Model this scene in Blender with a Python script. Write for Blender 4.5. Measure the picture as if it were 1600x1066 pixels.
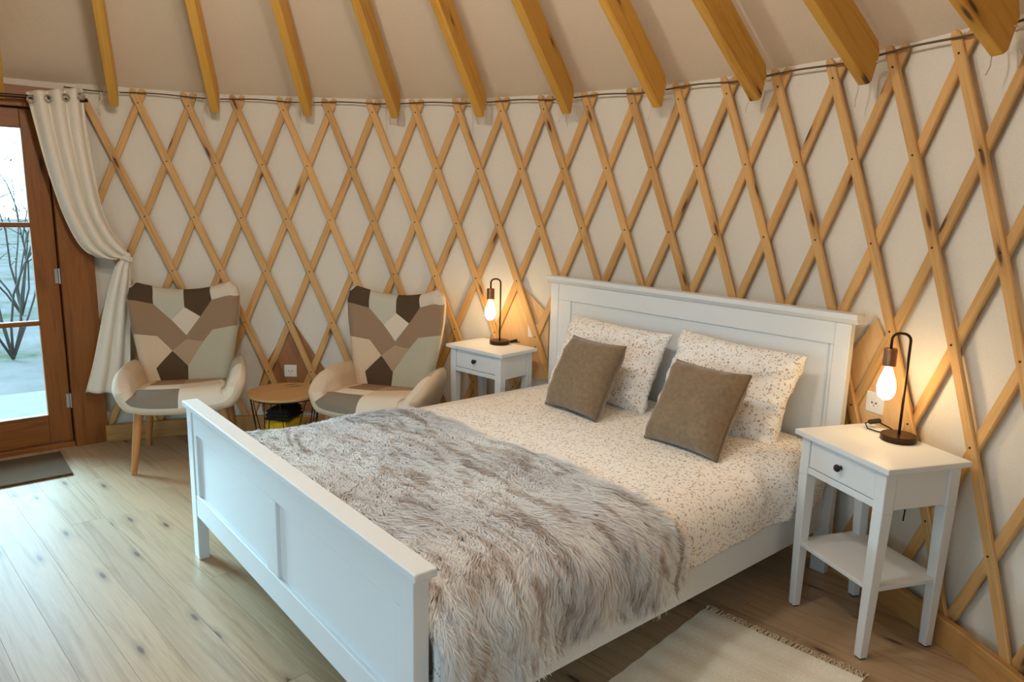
import bpy, math, random
import numpy as np
from mathutils import Vector, Matrix, noise
random.seed(7); rng = np.random.default_rng(7)
for o in list(bpy.data.objects): bpy.data.objects.remove(o)
scene = bpy.context.scene
COL = scene.collection
PI = math.pi

# ---------------------------------------------------------------- camera, world, sun, exposure
cam_d = bpy.data.cameras.new('camera'); cam = bpy.data.objects.new('camera', cam_d); COL.objects.link(cam)
cam.location = (-0.7846, -1.2533, 1.4871); cam.rotation_euler = (1.3857, -0.0237, -0.6934)
cam_d.sensor_width = 36; cam_d.lens = 36 * 1116.9 / 1600; cam_d.clip_start = 0.02; cam_d.clip_end = 200
scene.camera = cam
world = bpy.data.worlds.new('overcast_sky'); scene.world = world; world.use_nodes = True
wbg = world.node_tree.nodes['Background']; wbg.inputs[0].default_value = (0.51, 0.80, 1.0, 1); wbg.inputs[1].default_value = 5.2
sun_d = bpy.data.lights.new('sun', 'SUN'); sun = bpy.data.objects.new('sun', sun_d); COL.objects.link(sun)
sun_d.energy = 11.5; sun_d.angle = math.radians(30); sun_d.color = (0.50, 0.83, 1.0)
sun.rotation_euler = Vector((0.32, -0.90, -0.46)).to_track_quat('-Z', 'Y').to_euler()
vs = scene.view_settings; vs.view_transform = 'Standard'; vs.look = 'None'; vs.gamma = 1; vs.use_curve_mapping = False
vs.exposure = 0.38
BULB, ADDED_PENDANT = 25.0, 93.0  # glow strength of the bedside bulbs and of the added pendants

# ---------------------------------------------------------------- yurt constants (metres)
CX, CY, R = -0.5731, 0.8613, 2.8116
TH0, DTH, SH, Z0, DZ = 1.3464, 0.0972, 0.4895, 2.0373, 0.3286
RB = 2.7837
RW = R + 0.045
SLOPE = 0.84
def pol(th, r, z=0.0): return Vector((CX + r * math.cos(th), CY + r * math.sin(th), z))

# ---------------------------------------------------------------- node helpers
def srgb(r, g, b):
    f = lambda c: (c / 255 / 12.92) if c <= 10 else ((c / 255 + 0.055) / 1.055) ** 2.4
    return (f(r), f(g), f(b), 1)
class NT:
    def __init__(s, name):
        s.m = bpy.data.materials.new(name); s.m.use_nodes = True; s.t = s.m.node_tree; s.t.nodes.clear()
        s.out = s.n('ShaderNodeOutputMaterial'); s.b = s.n('ShaderNodeBsdfPrincipled'); s.l(s.b.outputs[0], s.out.inputs[0])
    def n(s, typ, **kw):
        x = s.t.nodes.new(typ)
        for k, v in kw.items():
            if k.startswith('i_'): x.inputs[k[2:].replace('_', ' ')].default_value = v
            else: setattr(x, k, v)
        return x
    def l(s, a, b): s.t.links.new(a, b)
    def set(s, **kw):
        for k, v in kw.items(): s.b.inputs[k.replace('_', ' ')].default_value = v
    def ramp(s, fac, stops, interp='LINEAR'):
        r = s.n('ShaderNodeValToRGB'); e = r.color_ramp.elements; r.color_ramp.interpolation = interp
        while len(e) < len(stops): e.new(0.5)
        for x, (p, c) in zip(e, stops): x.position = p; x.color = c if len(c) == 4 else (*c, 1)
        s.l(fac, r.inputs[0]); return r.outputs[0]
    def mix(s, fac, a, b, mode='MIX'):
        m = s.n('ShaderNodeMix', data_type='RGBA', blend_type=mode)
        for inp, v in ((m.inputs[0], fac), (m.inputs[6], a), (m.inputs[7], b)):
            if hasattr(v, 'is_linked') or isinstance(v, bpy.types.NodeSocket): s.l(v, inp)
            else: inp.default_value = v
        return m.outputs[2]
    def math(s, op, a, b=None):
        m = s.n('ShaderNodeMath', operation=op)
        for inp, v in zip(m.inputs, (a, b)):
            if v is None: continue
            if isinstance(v, bpy.types.NodeSocket): s.l(v, inp)
            else: inp.default_value = v
        return m.outputs[0]
    def coords(s, kind='Object', scale=(1, 1, 1), rnd=0.0, rot=(0, 0, 0)):
        tc = s.n('ShaderNodeTexCoord'); v = tc.outputs[kind]
        if rnd:
            oi = s.n('ShaderNodeObjectInfo'); k = s.math('MULTIPLY', oi.outputs['Random'], rnd)
            a = s.n('ShaderNodeVectorMath', operation='ADD'); s.l(v, a.inputs[0]); s.l(k, a.inputs[1]); v = a.outputs[0]
        mp = s.n('ShaderNodeMapping'); mp.inputs['Scale'].default_value = scale; mp.inputs['Rotation'].default_value = rot
        s.l(v, mp.inputs[0]); return mp.outputs[0]
    def noise(s, vec, scale=5, detail=4, rough=.5, dist=0):
        x = s.n('ShaderNodeTexNoise'); x.inputs['Scale'].default_value = scale; x.inputs['Detail'].default_value = detail
        x.inputs['Roughness'].default_value = rough; x.inputs['Distortion'].default_value = dist; s.l(vec, x.inputs['Vector']); return x.outputs[0]
    def bump(s, h, strength=.3, dist=.01):
        b = s.n('ShaderNodeBump'); b.inputs['Strength'].default_value = strength; b.inputs['Distance'].default_value = dist
        s.l(h, b.inputs['Height']); s.l(b.outputs[0], s.b.inputs['Normal'])

def plain(name, col, rough=.5, metal=0, spec=.5, var=0.0, bump=0, bscale=400):
    t = NT(name); t.set(Base_Color=col, Roughness=rough, Metallic=metal, Specular_IOR_Level=spec)
    if var:
        v = t.coords('Object'); n = t.noise(v, 6, 3)
        d = tuple(c * (1 - var) for c in col[:3]) + (1,)
        t.l(t.ramp(n, [(.3, d), (.7, col)]), t.b.inputs['Base Color'])
    if bump:
        t.bump(t.noise(t.coords('Object'), bscale, 2), bump, .002)
    return t.m
def wood(name, c1, c2, knot=(.12, .05, .02, 1), along=.7, across=16, rough=.55, kscale=(2.1, 9), ksize=.10, kprob=.55, var=.22, spec=.35, bump=.06):
    t = NT(name); t.set(Roughness=rough, Specular_IOR_Level=spec)
    g = t.noise(t.coords('UV', (along, across, 1), 37.0), 2.2, 6, .6, .9)
    col = t.ramp(g, [(.28, c2), (.5, c1), (.62, tuple(a * .8 + b * .2 for a, b in zip(c1, c2))), (.78, c2)])
    fine = t.noise(t.coords('UV', (3, 160, 1), 37.0), 2, 3, .5, .3)
    col = t.mix(t.ramp(fine, [(.35, (.28, .28, .28)), (.65, (0, 0, 0))]), col, c2)
    kv = t.coords('UV', (kscale[0], kscale[1], 1), 37.0)
    vo = t.n('ShaderNodeTexVoronoi', voronoi_dimensions='2D'); vo.inputs['Scale'].default_value = 1; t.l(kv, vo.inputs['Vector'])
    sep = t.n('ShaderNodeSeparateColor'); t.l(vo.outputs['Color'], sep.inputs[0])
    on = t.math('GREATER_THAN', sep.outputs[0], 1 - kprob)
    k = t.math('MULTIPLY', on, t.ramp(vo.outputs['Distance'], [(ksize * .45, (1, 1, 1)), (ksize, (0, 0, 0))]))
    halo = t.math('MULTIPLY', on, t.ramp(vo.outputs['Distance'], [(ksize * .9, (.45, .45, .45)), (ksize * 2.6, (0, 0, 0))]))
    col = t.mix(halo, col, tuple(c * .72 for c in c2[:3]) + (1,)); col = t.mix(k, col, knot)
    oi = t.n('ShaderNodeObjectInfo'); hs = t.n('ShaderNodeHueSaturation')
    t.l(t.math('ADD', t.math('MULTIPLY', oi.outputs['Random'], var), 1 - var * .5), hs.inputs['Value'])
    t.l(col, hs.inputs['Color']); t.l(hs.outputs[0], t.b.inputs['Base Color'])
    if bump: t.bump(g, bump, .004)
    return t.m
def floral(name):
    t = NT(name); t.set(Roughness=.9, Specular_IOR_Level=.1)
    col = srgb(246, 243, 238)
    first = True
    nz = t.noise(t.coords('Object'), 9, 2)
    for sc, size, prob, cols, dist in (
        (78, .36, .42, [(0, srgb(160, 128, 100)), (.35, srgb(204, 156, 112)), (.6, srgb(132, 116, 102)), (.8, srgb(186, 170, 150))], .02),
        (120, .38, .40, [(0, srgb(168, 150, 122)), (.4, srgb(205, 160, 120)), (.7, srgb(140, 126, 108))], .02),
        (52, .22, .30, [(0, srgb(140, 92, 66)), (.5, srgb(206, 150, 110)), (.8, srgb(112, 96, 84))], .01)):
        v = t.coords('Object', (1, 1, 1)); nn = t.n('ShaderNodeTexNoise'); nn.inputs['Scale'].default_value = 40; t.l(v, nn.inputs['Vector'])
        ad = t.n('ShaderNodeVectorMath', operation='MULTIPLY_ADD'); t.l(nn.outputs[1], ad.inputs[0]); ad.inputs[1].default_value = (dist,) * 3; t.l(v, ad.inputs[2])
        vo = t.n('ShaderNodeTexVoronoi'); vo.inputs['Scale'].default_value = sc; t.l(ad.outputs[0], vo.inputs['Vector'])
        sep = t.n('ShaderNodeSeparateColor'); t.l(vo.outputs['Color'], sep.inputs[0])
        on = t.math('MULTIPLY', t.math('GREATER_THAN', sep.outputs[0], 1 - prob), t.math('LESS_THAN', vo.outputs['Distance'], size))
        c = t.ramp(sep.outputs[1], cols, 'CONSTANT')
        col = t.mix(t.math('MULTIPLY', on, .66), col, c)
    t.l(col, t.b.inputs['Base Color'])
    t.bump(t.noise(t.coords('Object'), 14, 4, .55), .25, .012)
    return t.m
def fabric(name, col, scale=500, bump=.25, rough=.95, sheen=0.0, var=.10):
    t = NT(name); t.set(Roughness=rough, Specular_IOR_Level=.12)
    if sheen: t.set(Sheen_Weight=sheen, Sheen_Roughness=.4)
    n = t.noise(t.coords('Object'), scale, 2); n2 = t.noise(t.coords('Object'), 4, 3)
    d = tuple(c * (1 - var) for c in col[:3]) + (1,); h = tuple(min(1, c * (1 + var)) for c in col[:3]) + (1,)
    c = t.ramp(n, [(.3, d), (.7, h)]); c = t.mix(t.ramp(n2, [(.35, (.25, .25, .25)), (.65, (0, 0, 0))]), c, d)
    t.l(c, t.b.inputs['Base Color'])
    if bump: t.bump(n, bump, .001)
    return t.m
def canvas(name, col, wrinkle=.25):
    t = NT(name); t.set(Roughness=.95, Specular_IOR_Level=.05)
    n = t.noise(t.coords('Object'), 260, 2); d = tuple(c * .9 for c in col[:3]) + (1,)
    t.l(t.ramp(n, [(.3, d), (.7, col)]), t.b.inputs['Base Color'])
    w = t.noise(t.coords('Object', (2.5, 2.5, .6)), 2.0, 4, .5, .6); t.bump(w, wrinkle, .03)
    return t.m

M = {}
M['pine'] = wood('pine_slat', srgb(216, 172, 112), srgb(188, 138, 78))
M['beam'] = wood('pine_rafter', srgb(216, 166, 76), srgb(186, 130, 42), kscale=(1.7, 6), ksize=.07, kprob=.6, across=9)
M['board'] = wood('pine_floorboard', srgb(184, 158, 126), srgb(146, 116, 82), knot=(.10, .045, .025, 1), along=.5, across=11, rough=.40, kscale=(1.9, 7.3), ksize=.075, kprob=.40, var=.20, spec=.8, bump=.03)
M['skirt'] = wood('pine_skirting', srgb(200, 152, 92), srgb(160, 112, 60), across=8)
M['door'] = wood('stained_door_wood', srgb(150, 92, 38), srgb(116, 66, 24), knot=(.07, .03, .012, 1), across=9, kprob=.2, rough=.45, var=.12)
M['panel'] = wood('walnut_panel', srgb(162, 110, 70), srgb(112, 70, 40), across=10, kprob=.1)
M['pale_panel'] = wood('birch_panel', srgb(224, 184, 132), srgb(206, 160, 106), across=8, kprob=.1)
M['chairleg'] = wood('beech_leg', srgb(190, 134, 82), srgb(164, 108, 60), kprob=0.02, across=20)
M['tabletop'] = wood('oak_top', srgb(198, 156, 102), srgb(176, 132, 80), kprob=.05, across=12, var=.05)
M['underfloor'] = plain('underfloor', srgb(52, 36, 24), .9)
M['cloth_wall'] = canvas('cotton_wall', srgb(230, 222, 208), .18)
M['cloth_roof'] = canvas('cotton_roof', srgb(226, 208, 184), .22)
M['curtain'] = canvas('linen_curtain', srgb(238, 230, 216), .12)
M['white'] = plain('white_paint', srgb(224, 228, 230), .42, spec=.4)
M['floral'] = floral('floral_cotton')
M['velvet'] = fabric('taupe_velvet', srgb(134, 114, 90), 60, .15, .85, .6, .14)
M['piping'] = fabric('taupe_piping', srgb(112, 94, 76), 60, .1, .85, .3, .1)
M['mattress'] = plain('mattress_ticking', srgb(225, 220, 210), .9, bump=.1)
M['rug'] = fabric('cotton_rug', srgb(246, 238, 224), 320, .6, .98, 0, .16)
M['fringe'] = fabric('rug_fringe', srgb(214, 198, 172), 300, .2)
M['mat'] = fabric('coir_mat', srgb(92, 70, 50), 420, 1.0, 1, 0, .45)
M['bronze'] = plain('dark_bronze', srgb(70, 50, 32), .38, .85, var=.1)
M['copper'] = plain('brushed_copper', srgb(170, 120, 84), .35, .9, var=.1)
M['black_metal'] = plain('black_wire', srgb(28, 26, 25), .45, .5)
M['knob'] = plain('dark_knob', srgb(44, 34, 28), .4, .4)
M['rubber'] = plain('black_rubber', srgb(22, 20, 19), .8)
M['steel'] = plain('brushed_steel', srgb(176, 172, 165), .3, .9)
M['socket'] = plain('white_plastic', srgb(236, 234, 228), .35)
M['dark_hole'] = plain('dark_plastic', srgb(30, 28, 26), .6)
M['rope'] = fabric('grey_rope', srgb(104, 84, 66), 500, .4)
M['string'] = fabric('white_string', srgb(226, 212, 190), 500, .2)
M['yellow'] = fabric('yellow_fabric', srgb(214, 170, 40), 200, .3)
M['charcoal'] = fabric('charcoal_fabric', srgb(42, 38, 36), 200, .3)
M['nail'] = plain('nail_head', srgb(64, 44, 28), .5, .6)
M['chair_shell'] = fabric('chair_shell_linen', srgb(216, 200, 178))
for k, c in dict(dark=(86, 68, 50), pale=(190, 184, 166), light=(216, 200, 180), brown=(152, 124, 98), tan=(172, 146, 118), peach=(210, 186, 158), grey=(136, 126, 112), sage=(182, 174, 152), cream=(226, 218, 202)).items():
    M['f_' + k] = fabric('chair_' + k, srgb(*c), 620, .35, var=.12)
def emis(name, col, st):
    t = NT(name); e = t.n('ShaderNodeEmission'); e.inputs[0].default_value = col; e.inputs[1].default_value = st; t.l(e.outputs[0], t.out.inputs[0]); return t.m
M['bulb'] = emis('lit_bulb', (1, .68, .33, 1), BULB)
M['globe'] = emis('lit_globe', (1, .95, .85, 1), ADDED_PENDANT)  # glow of the added, unseen pendants
def glass():
    t = NT('window_glass'); g = t.n('ShaderNodeBsdfGlossy'); g.inputs['Roughness'].default_value = .02
    tr = t.n('ShaderNodeBsdfTransparent'); tr.inputs[0].default_value = (.93, .97, .97, 1); mx = t.n('ShaderNodeMixShader')
    fr = t.n('ShaderNodeFresnel'); fr.inputs[0].default_value = 1.45
    t.l(fr.outputs[0], mx.inputs[0]); t.l(tr.outputs[0], mx.inputs[1]); t.l(g.outputs[0], mx.inputs[2]); t.l(mx.outputs[0], t.out.inputs[0]); return t.m
M['glass'] = glass()
def fur():
    t = NT('faux_fur'); t.set(Roughness=.65, Specular_IOR_Level=.3)
    uvn = t.n('ShaderNodeUVMap'); sp = t.n('ShaderNodeSeparateXYZ'); t.l(uvn.outputs[0], sp.inputs[0])
    rnd, v = sp.outputs[0], sp.outputs[1]
    n = t.noise(t.coords('Object', (1, .26, .26)), 11, 3, .55, 1.1)
    n2 = t.noise(t.coords('Object', (1, .4, .4)), 5, 2, .5, .5)
    streak = t.ramp(n, [(.37, (.85, .85, .85)), (.46, (.05, .05, .05)), (.57, (.05, .05, .05)), (.67, (.80, .80, .80))])
    tipc = t.ramp(rnd, [(.0, srgb(130, 120, 116)), (.3, srgb(196, 166, 138)), (.55, srgb(152, 148, 150)), (.75, srgb(210, 188, 166)), (1, srgb(226, 226, 228))])
    rootc = t.ramp(n2, [(.4, srgb(242, 242, 244)), (.6, srgb(252, 254, 255))])
    m = t.math('MULTIPLY', streak, t.ramp(v, [(.15, (.25, .25, .25)), (.75, (.95, .95, .95))]))
    c = t.mix(m, rootc, tipc)
    t.l(c, t.b.inputs['Base Color'])
    tr = t.n('ShaderNodeBsdfTranslucent'); t.l(c, tr.inputs[0]); mx = t.n('ShaderNodeMixShader'); mx.inputs[0].default_value = .35
    t.l(t.b.outputs[0], mx.inputs[1]); t.l(tr.outputs[0], mx.inputs[2]); t.l(mx.outputs[0], t.out.inputs[0]); return t.m
M['fur'] = fur()
def lawn():
    t = NT('meadow'); t.set(Roughness=1, Specular_IOR_Level=0)
    n = t.noise(t.coords('Object'), 1.1, 6, .7); 
    t.l(t.ramp(n, [(.36, srgb(66, 76, 58)), (.48, srgb(94, 92, 90)), (.62, srgb(104, 100, 100))]), t.b.inputs['Base Color']); return t.m
M['lawn'] = lawn()
M['gravel'] = plain('wet_gravel', srgb(104, 100, 98), .95, var=.2, bump=.5, bscale=60)
M['bark'] = plain('twig_bark', srgb(46, 40, 34), .9)
M['leaf'] = plain('young_leaf', srgb(62, 72, 36), .8, var=.3)

# ---------------------------------------------------------------- mesh helpers
def link(name, me, mat, parent=None, smooth=False, bevel=0, loc=None):
    if mat is not None: me.materials.clear(); me.materials.append(mat)
    o = bpy.data.objects.new(name, me); COL.objects.link(o)
    if parent is not None: o.parent = parent
    if loc is not None: o.location = loc
    if smooth: me.polygons.foreach_set('use_smooth', [True] * len(me.polygons))
    if bevel:
        b = o.modifiers.new('bevel', 'BEVEL'); b.width = bevel; b.segments = 2; b.limit_method = 'ANGLE'; b.angle_limit = math.radians(40)
        b.harden_normals = False
    return o
def mkmesh(name, V, F, uv=None):
    me = bpy.data.meshes.new(name); me.from_pydata([tuple(v) for v in V], [], F); 
    if uv is not None:
        ul = me.uv_layers.new(name='UVMap')
        fl = np.empty(len(me.loops), dtype=np.int32); me.loops.foreach_get('vertex_index', fl)
        ul.data.foreach_set('uv', np.asarray(uv, dtype=np.float32)[fl].ravel())
    me.validate(); me.update(); return me
class MB:
    def __init__(s): s.V = []; s.F = []; s.U = []
    def add(s, V, F, U=None):
        b = len(s.V); s.V += [tuple(v) for v in V]; s.F += [tuple(i + b for i in f) for f in F]
        s.U += U if U is not None else [(v[0], v[1]) for v in V]
    def box(s, x0, x1, y0, y1, z0, z1, axis=0):
        V = [(x, y, z) for x in (x0, x1) for y in (y0, y1) for z in (z0, z1)]
        F = [(0, 1, 3, 2), (4, 6, 7, 5), (0, 4, 5, 1), (2, 3, 7, 6), (0, 2, 6, 4), (1, 5, 7, 3)]
        o = [i for i in range(3) if i != axis]
        s.add(V, F, [(v[axis], v[o[0]] + v[o[1]]) for v in V]); return s
    def frustum(s, x0, x1, y0, y1, z0, X0, X1, Y0, Y1, z1):
        V = [(x0, y0, z0), (x1, y0, z0), (x1, y1, z0), (x0, y1, z0), (X0, Y0, z1), (X1, Y0, z1), (X1, Y1, z1), (X0, Y1, z1)]
        s.add(V, [(3, 2, 1, 0), (4, 5, 6, 7), (0, 1, 5, 4), (1, 2, 6, 5), (2, 3, 7, 6), (3, 0, 4, 7)], [(v[2], v[0] + v[1]) for v in V]); return s
    def tube(s, pts, rad, n=8, caps=True):
        pts = [Vector(p) for p in pts]; m = len(pts)
        rad = rad if hasattr(rad, '__len__') else [rad] * m
        up = None; V = []; U = []; d = 0
        for i, p in enumerate(pts):
            t = (pts[min(i + 1, m - 1)] - pts[max(i - 1, 0)]).normalized()
            if up is None: up = Vector((0, 0, 1)) if abs(t.z) < .9 else Vector((1, 0, 0))
            a = t.cross(up).normalized(); b = a.cross(t).normalized(); up = b
            if i: d += (p - pts[i - 1]).length
            for k in range(n):
                w = 2 * PI * k / n; V.append(p + (a * math.cos(w) + b * math.sin(w)) * rad[i]); U.append((d, rad[i] * w))
        F = [(i * n + k, i * n + (k + 1) % n, (i + 1) * n + (k + 1) % n, (i + 1) * n + k) for i in range(m - 1) for k in range(n)]
        if caps: F += [tuple(range(n - 1, -1, -1)), tuple(range((m - 1) * n, m * n))]
        s.add(V, F, U); return s
    def lathe(s, prof, n=24, c=(0, 0, 0)):
        V = []; U = []
        for r, z in prof:
            for k in range(n):
                w = 2 * PI * k / n; V.append((c[0] + r * math.cos(w), c[1] + r * math.sin(w), c[2] + z)); U.append((r * math.cos(w), r * math.sin(w) + z))
        m = len(prof)
        F = [(i * n + k, i * n + (k + 1) % n, (i + 1) * n + (k + 1) % n, (i + 1) * n + k) for i in range(m - 1) for k in range(n)]
        F += [tuple(range(n - 1, -1, -1)), tuple(range((m - 1) * n, m * n))]
        s.add(V, F, U); return s
    def prism(s, poly, d0, d1, axes=(0, 1, 2)):
        n = len(poly); V = []
        for d in (d0, d1):
            for p in poly:
                v = [0, 0, 0]; v[axes[0]] = p[0]; v[axes[1]] = p[1]; v[axes[2]] = d; V.append(v)
        F = [tuple(range(n - 1, -1, -1)), tuple(range(n, 2 * n))] + [(i, (i + 1) % n, n + (i + 1) % n, n + i) for i in range(n)]
        s.add(V, F); return s
    def obj(s, name, mat, parent=None, smooth=False, bevel=0, loc=None, auto=False):
        me = mkmesh(name, s.V, s.F, s.U)
        o = link(name, me, mat, parent, smooth or auto, bevel, loc)
        if auto: me.set_sharp_from_angle(angle=math.radians(38))
        return o
def fixn(o):
    import bmesh
    bm = bmesh.new(); bm.from_mesh(o.data); bmesh.ops.recalc_face_normals(bm, faces=bm.faces); bm.to_mesh(o.data); bm.free(); return o
def empty(name, loc=(0, 0, 0), rz=0):
    o = bpy.data.objects.new(name, None); COL.objects.link(o); o.location = loc; o.rotation_euler = (0, 0, rz); o.empty_display_size = .1; return o
def tag(o, label=None, cat=None, group=None, kind=None):
    if label: o['label'] = label
    if cat: o['category'] = cat
    if group: o['group'] = group
    if kind: o['kind'] = kind
    return o
def copy_tree(o, parent=None):
    c = o.copy(); COL.objects.link(c); c.parent = parent
    for ch in list(o.children): copy_tree(ch, c)
    return c
def nz(x, y, z=0): return noise.noise(Vector((x, y, z)))
def nzv(X, Y, s, seed=0.):
    return np.array([noise.noise(Vector((x * s, y * s, seed))) for x, y in zip(np.ravel(X), np.ravel(Y))]).reshape(np.shape(X))
def struct(o): o['kind'] = 'structure'; return o

# ================================================================ SETTING
# ---- floor: dark base disc and separate boards
mb = MB(); n = 96
mb.add([pol(2 * PI * i / n, RW + .02, -.03) for i in range(n)] + [pol(2 * PI * i / n, RW + .02, -.10) for i in range(n)],
       [tuple(range(n)), tuple(range(2 * n - 1, n - 1, -1))] + [(i, n + i, n + (i + 1) % n, (i + 1) % n) for i in range(n)])
floor = struct(fixn(mb.obj('floor', M['underfloor'])))
ang = math.atan2(-1, .0855); D = Vector((math.cos(ang), math.sin(ang), 0)); Q = Vector((-D.y, D.x, 0))
qc = CX * Q.x + CY * Q.y; dc = CX * D.x + CY * D.y
BW = .137
for i in range(-24, 24):
    q0 = (-.146 + BW * i) * Q.x + .0002; q1 = q0 + BW * Q.x - .0006
    rr = RW - .005
    if max(abs(q0 - qc), abs(q1 - qc)) > rr - .02: continue
    e0 = math.sqrt(rr ** 2 - (q0 - qc) ** 2); e1 = math.sqrt(rr ** 2 - (q1 - qc) ** 2)
    cuts = []; r_ = random.Random(i * 13 + 5); d = -min(e0, e1) + r_.uniform(.5, 1.8)
    while d < min(e0, e1) - .4: cuts.append(d); d += r_.uniform(1.5, 2.6)
    if i == -4: cuts = [-.78, 1.4]
    if i == 12: cuts = [.95]
    st = [(-e0, -e1)] + [(c, c) for c in cuts] + [(e0, e1)]
    for a, b in zip(st[:-1], st[1:]):
        g = .0006; P = []
        for dd, q in ((a[0] + g, q0), (b[0] - g, q0), (b[1] - g, q1), (a[1] + g, q1)): P.append((dd, q))
        V = []; U = []; c = .0002
        cen = (sum(p[0] for p in P) / 4, sum(p[1] for p in P) / 4)
        for z, ins in ((-.03, 0), (-.0004, 0), (0, c)):
            for dd, q in P:
                dd2 = dd - math.copysign(ins, dd - cen[0]); q2 = q - math.copysign(ins, q - cen[1])
                w = D * (dd2 + dc) + Q * q2; V.append((w.x, w.y, z)); U.append((dd2 + dc, q2 - q0))
        F = [(0, 1, 5, 4), (1, 2, 6, 5), (2, 3, 7, 6), (3, 0, 4, 7), (4, 5, 9, 8), (5, 6, 10, 9), (6, 7, 11, 10), (7, 4, 8, 11), (8, 9, 10, 11)]
        link('floorboard', mkmesh('floorboard', V, F, U), M['board'], floor)

# ---- cloth wall: full ring with door opening (north) and openings for two added windows (west)
TD0, TD1 = 1.360, PI - 1.360          # door opening
ADDED_WINS = [(2.78, 3.26), (3.62, 4.18)]; ZW0, ZW1 = .45, 1.95  # unseen windows, added as daylight sources
def wall_grid(ths, zs, skip):
    V = []; F = []; idx = {}
    def vid(a, b):
        if (a, b) not in idx:
            idx[(a, b)] = len(V); t = ths[a]; r = RW + .004 * nz(t * 6, zs[b] * 1.4)
            V.append(pol(t, r, zs[b]))
        return idx[(a, b)]
    for a in range(len(ths) - 1):
        for b in range(len(zs) - 1):
            if skip((ths[a] + ths[a + 1]) / 2, (zs[b] + zs[b + 1]) / 2): continue
            F.append((vid(a, b), vid(a, b + 1), vid(a + 1, b + 1), vid(a + 1, b)))
    return V, F
ths = sorted(set([TD0 - 2 * PI + 2 * PI * 0 + k * (2 * PI) / 180 for k in range(0, 181)] + [TD0 - 2 * PI, TD1 - 2 * PI, TD0] + [w - 2 * PI for q in ADDED_WINS for w in q]))
zs = sorted(set([0, .15, .3, ZW0, .7, .95, 1.2, 1.45, 1.7, ZW1, 2.052, 2.135]))
V, F = wall_grid(ths, zs, lambda t, z: (TD0 - 2 * PI < t < TD1 - 2 * PI and z < 2.05) or (any(a - 2 * PI < t < b - 2 * PI for a, b in ADDED_WINS) and ZW0 < z < ZW1))
wall = struct(link('wall_back', mkmesh('wall_back', V, F), M['cloth_wall'], smooth=True))

# ---- lattice slats
def slat(front, th_at, zb, zt, r0, name='slat'):
    wd, tk = .0205, .0135
    N = 11; ts = [0, .006, .016] + [i / N for i in range(1, N)] + [.984, .994, 1]
    ws = [.45, .85, 1] + [1] * (N - 1) + [1, .85, .45]
    V = []; U = []; F = []; L = 0; prev = None
    jit = random.uniform(-.0025, .0025)
    for t, w in zip(ts, ws):
        z = zb + (zt - zb) * t; th = th_at(z) + jit / R
        p = pol(th, r0, z); e = .004
        tg = (pol(th_at(z + e), r0, z + e) - pol(th_at(z - e), r0, z - e)).normalized()
        rad = Vector((math.cos(th), math.sin(th), 0)); sd = rad.cross(tg).normalized()
        if prev is not None: L += (p - prev).length
        prev = p; a = wd * w; ch = .004
        for s_, rr_ in ((-a + ch * w, 0), (a - ch * w, 0), (a, ch), (a, tk), (-a, tk), (-a, ch)):
            q = p + sd * s_ + rad * rr_; V.append(q); U.append((L, s_ + rr_))
    m = len(ts)
    for i in range(m - 1):
        for k in range(6): F.append((i * 6 + k, i * 6 + (k + 1) % 6, (i + 1) * 6 + (k + 1) % 6, (i + 1) * 6 + k))
    F += [tuple(range(5, -1, -1)), tuple(range((m - 1) * 6, m * 6))]
    o = fixn(link(name, mkmesh(name, V, F, U), M['pine'], wall))
    return o
ZT, ZB = 2.116, .035
TLIM = 1.348
jrow = lambda z: (Z0 - z) / DZ
for k in range(-6, 27):
    th = lambda z, k=k: TH0 - DTH * (k + SH * jrow(z))
    zt = ZT
    if th(ZT) > TLIM: zt = Z0 - DZ * ((TH0 - TLIM) / DTH - k) / SH
    if zt < .25: continue
    o = slat(True, th, ZB, zt, R)
    nb = MB()
    for j in range(7):
        z = Z0 - DZ * j
        if z < zt - .01:
            t = th(z); p = pol(t, R - .0006, z); rad = Vector((math.cos(t), math.sin(t), 0)); tt = Vector((-rad.y, rad.x, 0))
            V = [p + tt * .0042 * math.cos(w) + Vector((0, 0, .0042 * math.sin(w))) - rad * .001 for w in [i * PI / 4 for i in range(8)]] + [p + tt * .0042 * math.cos(w) + Vector((0, 0, .0042 * math.sin(w))) + rad * .003 for w in [i * PI / 4 for i in range(8)]]
            nb.add(V, [tuple(range(8))] + [(i, (i + 1) % 8, 8 + (i + 1) % 8, 8 + i) for i in range(8)])
    if nb.V: nb.obj('nail_heads', M['nail'], o)
for m in range(0, 34):
    th = lambda z, m=m: TH0 - DTH * (m - jrow(z) + SH * jrow(z))
    zb = ZB
    if th(ZB) > TLIM:
        j = (m - (TH0 - TLIM) / DTH) / (1 - SH); zb = Z0 - DZ * j
    if zb > ZT - .2 or th(ZT) < -1.22: continue
    slat(False, th, zb, ZT, R + .0137)

# ---- skirting
def ring_board(name, t0, t1, r0, r1, z0, z1, mat, seg=40, parent=None):
    V = []; U = []; F = []
    for i in range(seg + 1):
        t = t0 + (t1 - t0) * i / seg
        for r, z in ((r0, z0), (r0, z1 - .004), (r0 + .004, z1), (r1, z1), (r1, z0)): V.append(pol(t, r, z)); U.append((t * R, z + r))
    for i in range(seg):
        for k in range(5): F.append((i * 5 + k, i * 5 + (k + 1) % 5, (i + 1) * 5 + (k + 1) % 5, (i + 1) * 5 + k))
    F += [tuple(range(5)), tuple(range((seg) * 5 + 4, seg * 5 - 1, -1))]
    return fixn(link(name, mkmesh(name, V, F, U), mat, parent))
struct(ring_board('baseboard_back', TD0 - .004, -1.25, RB, RB + .026, .0005, .102, M['skirt']))

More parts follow.
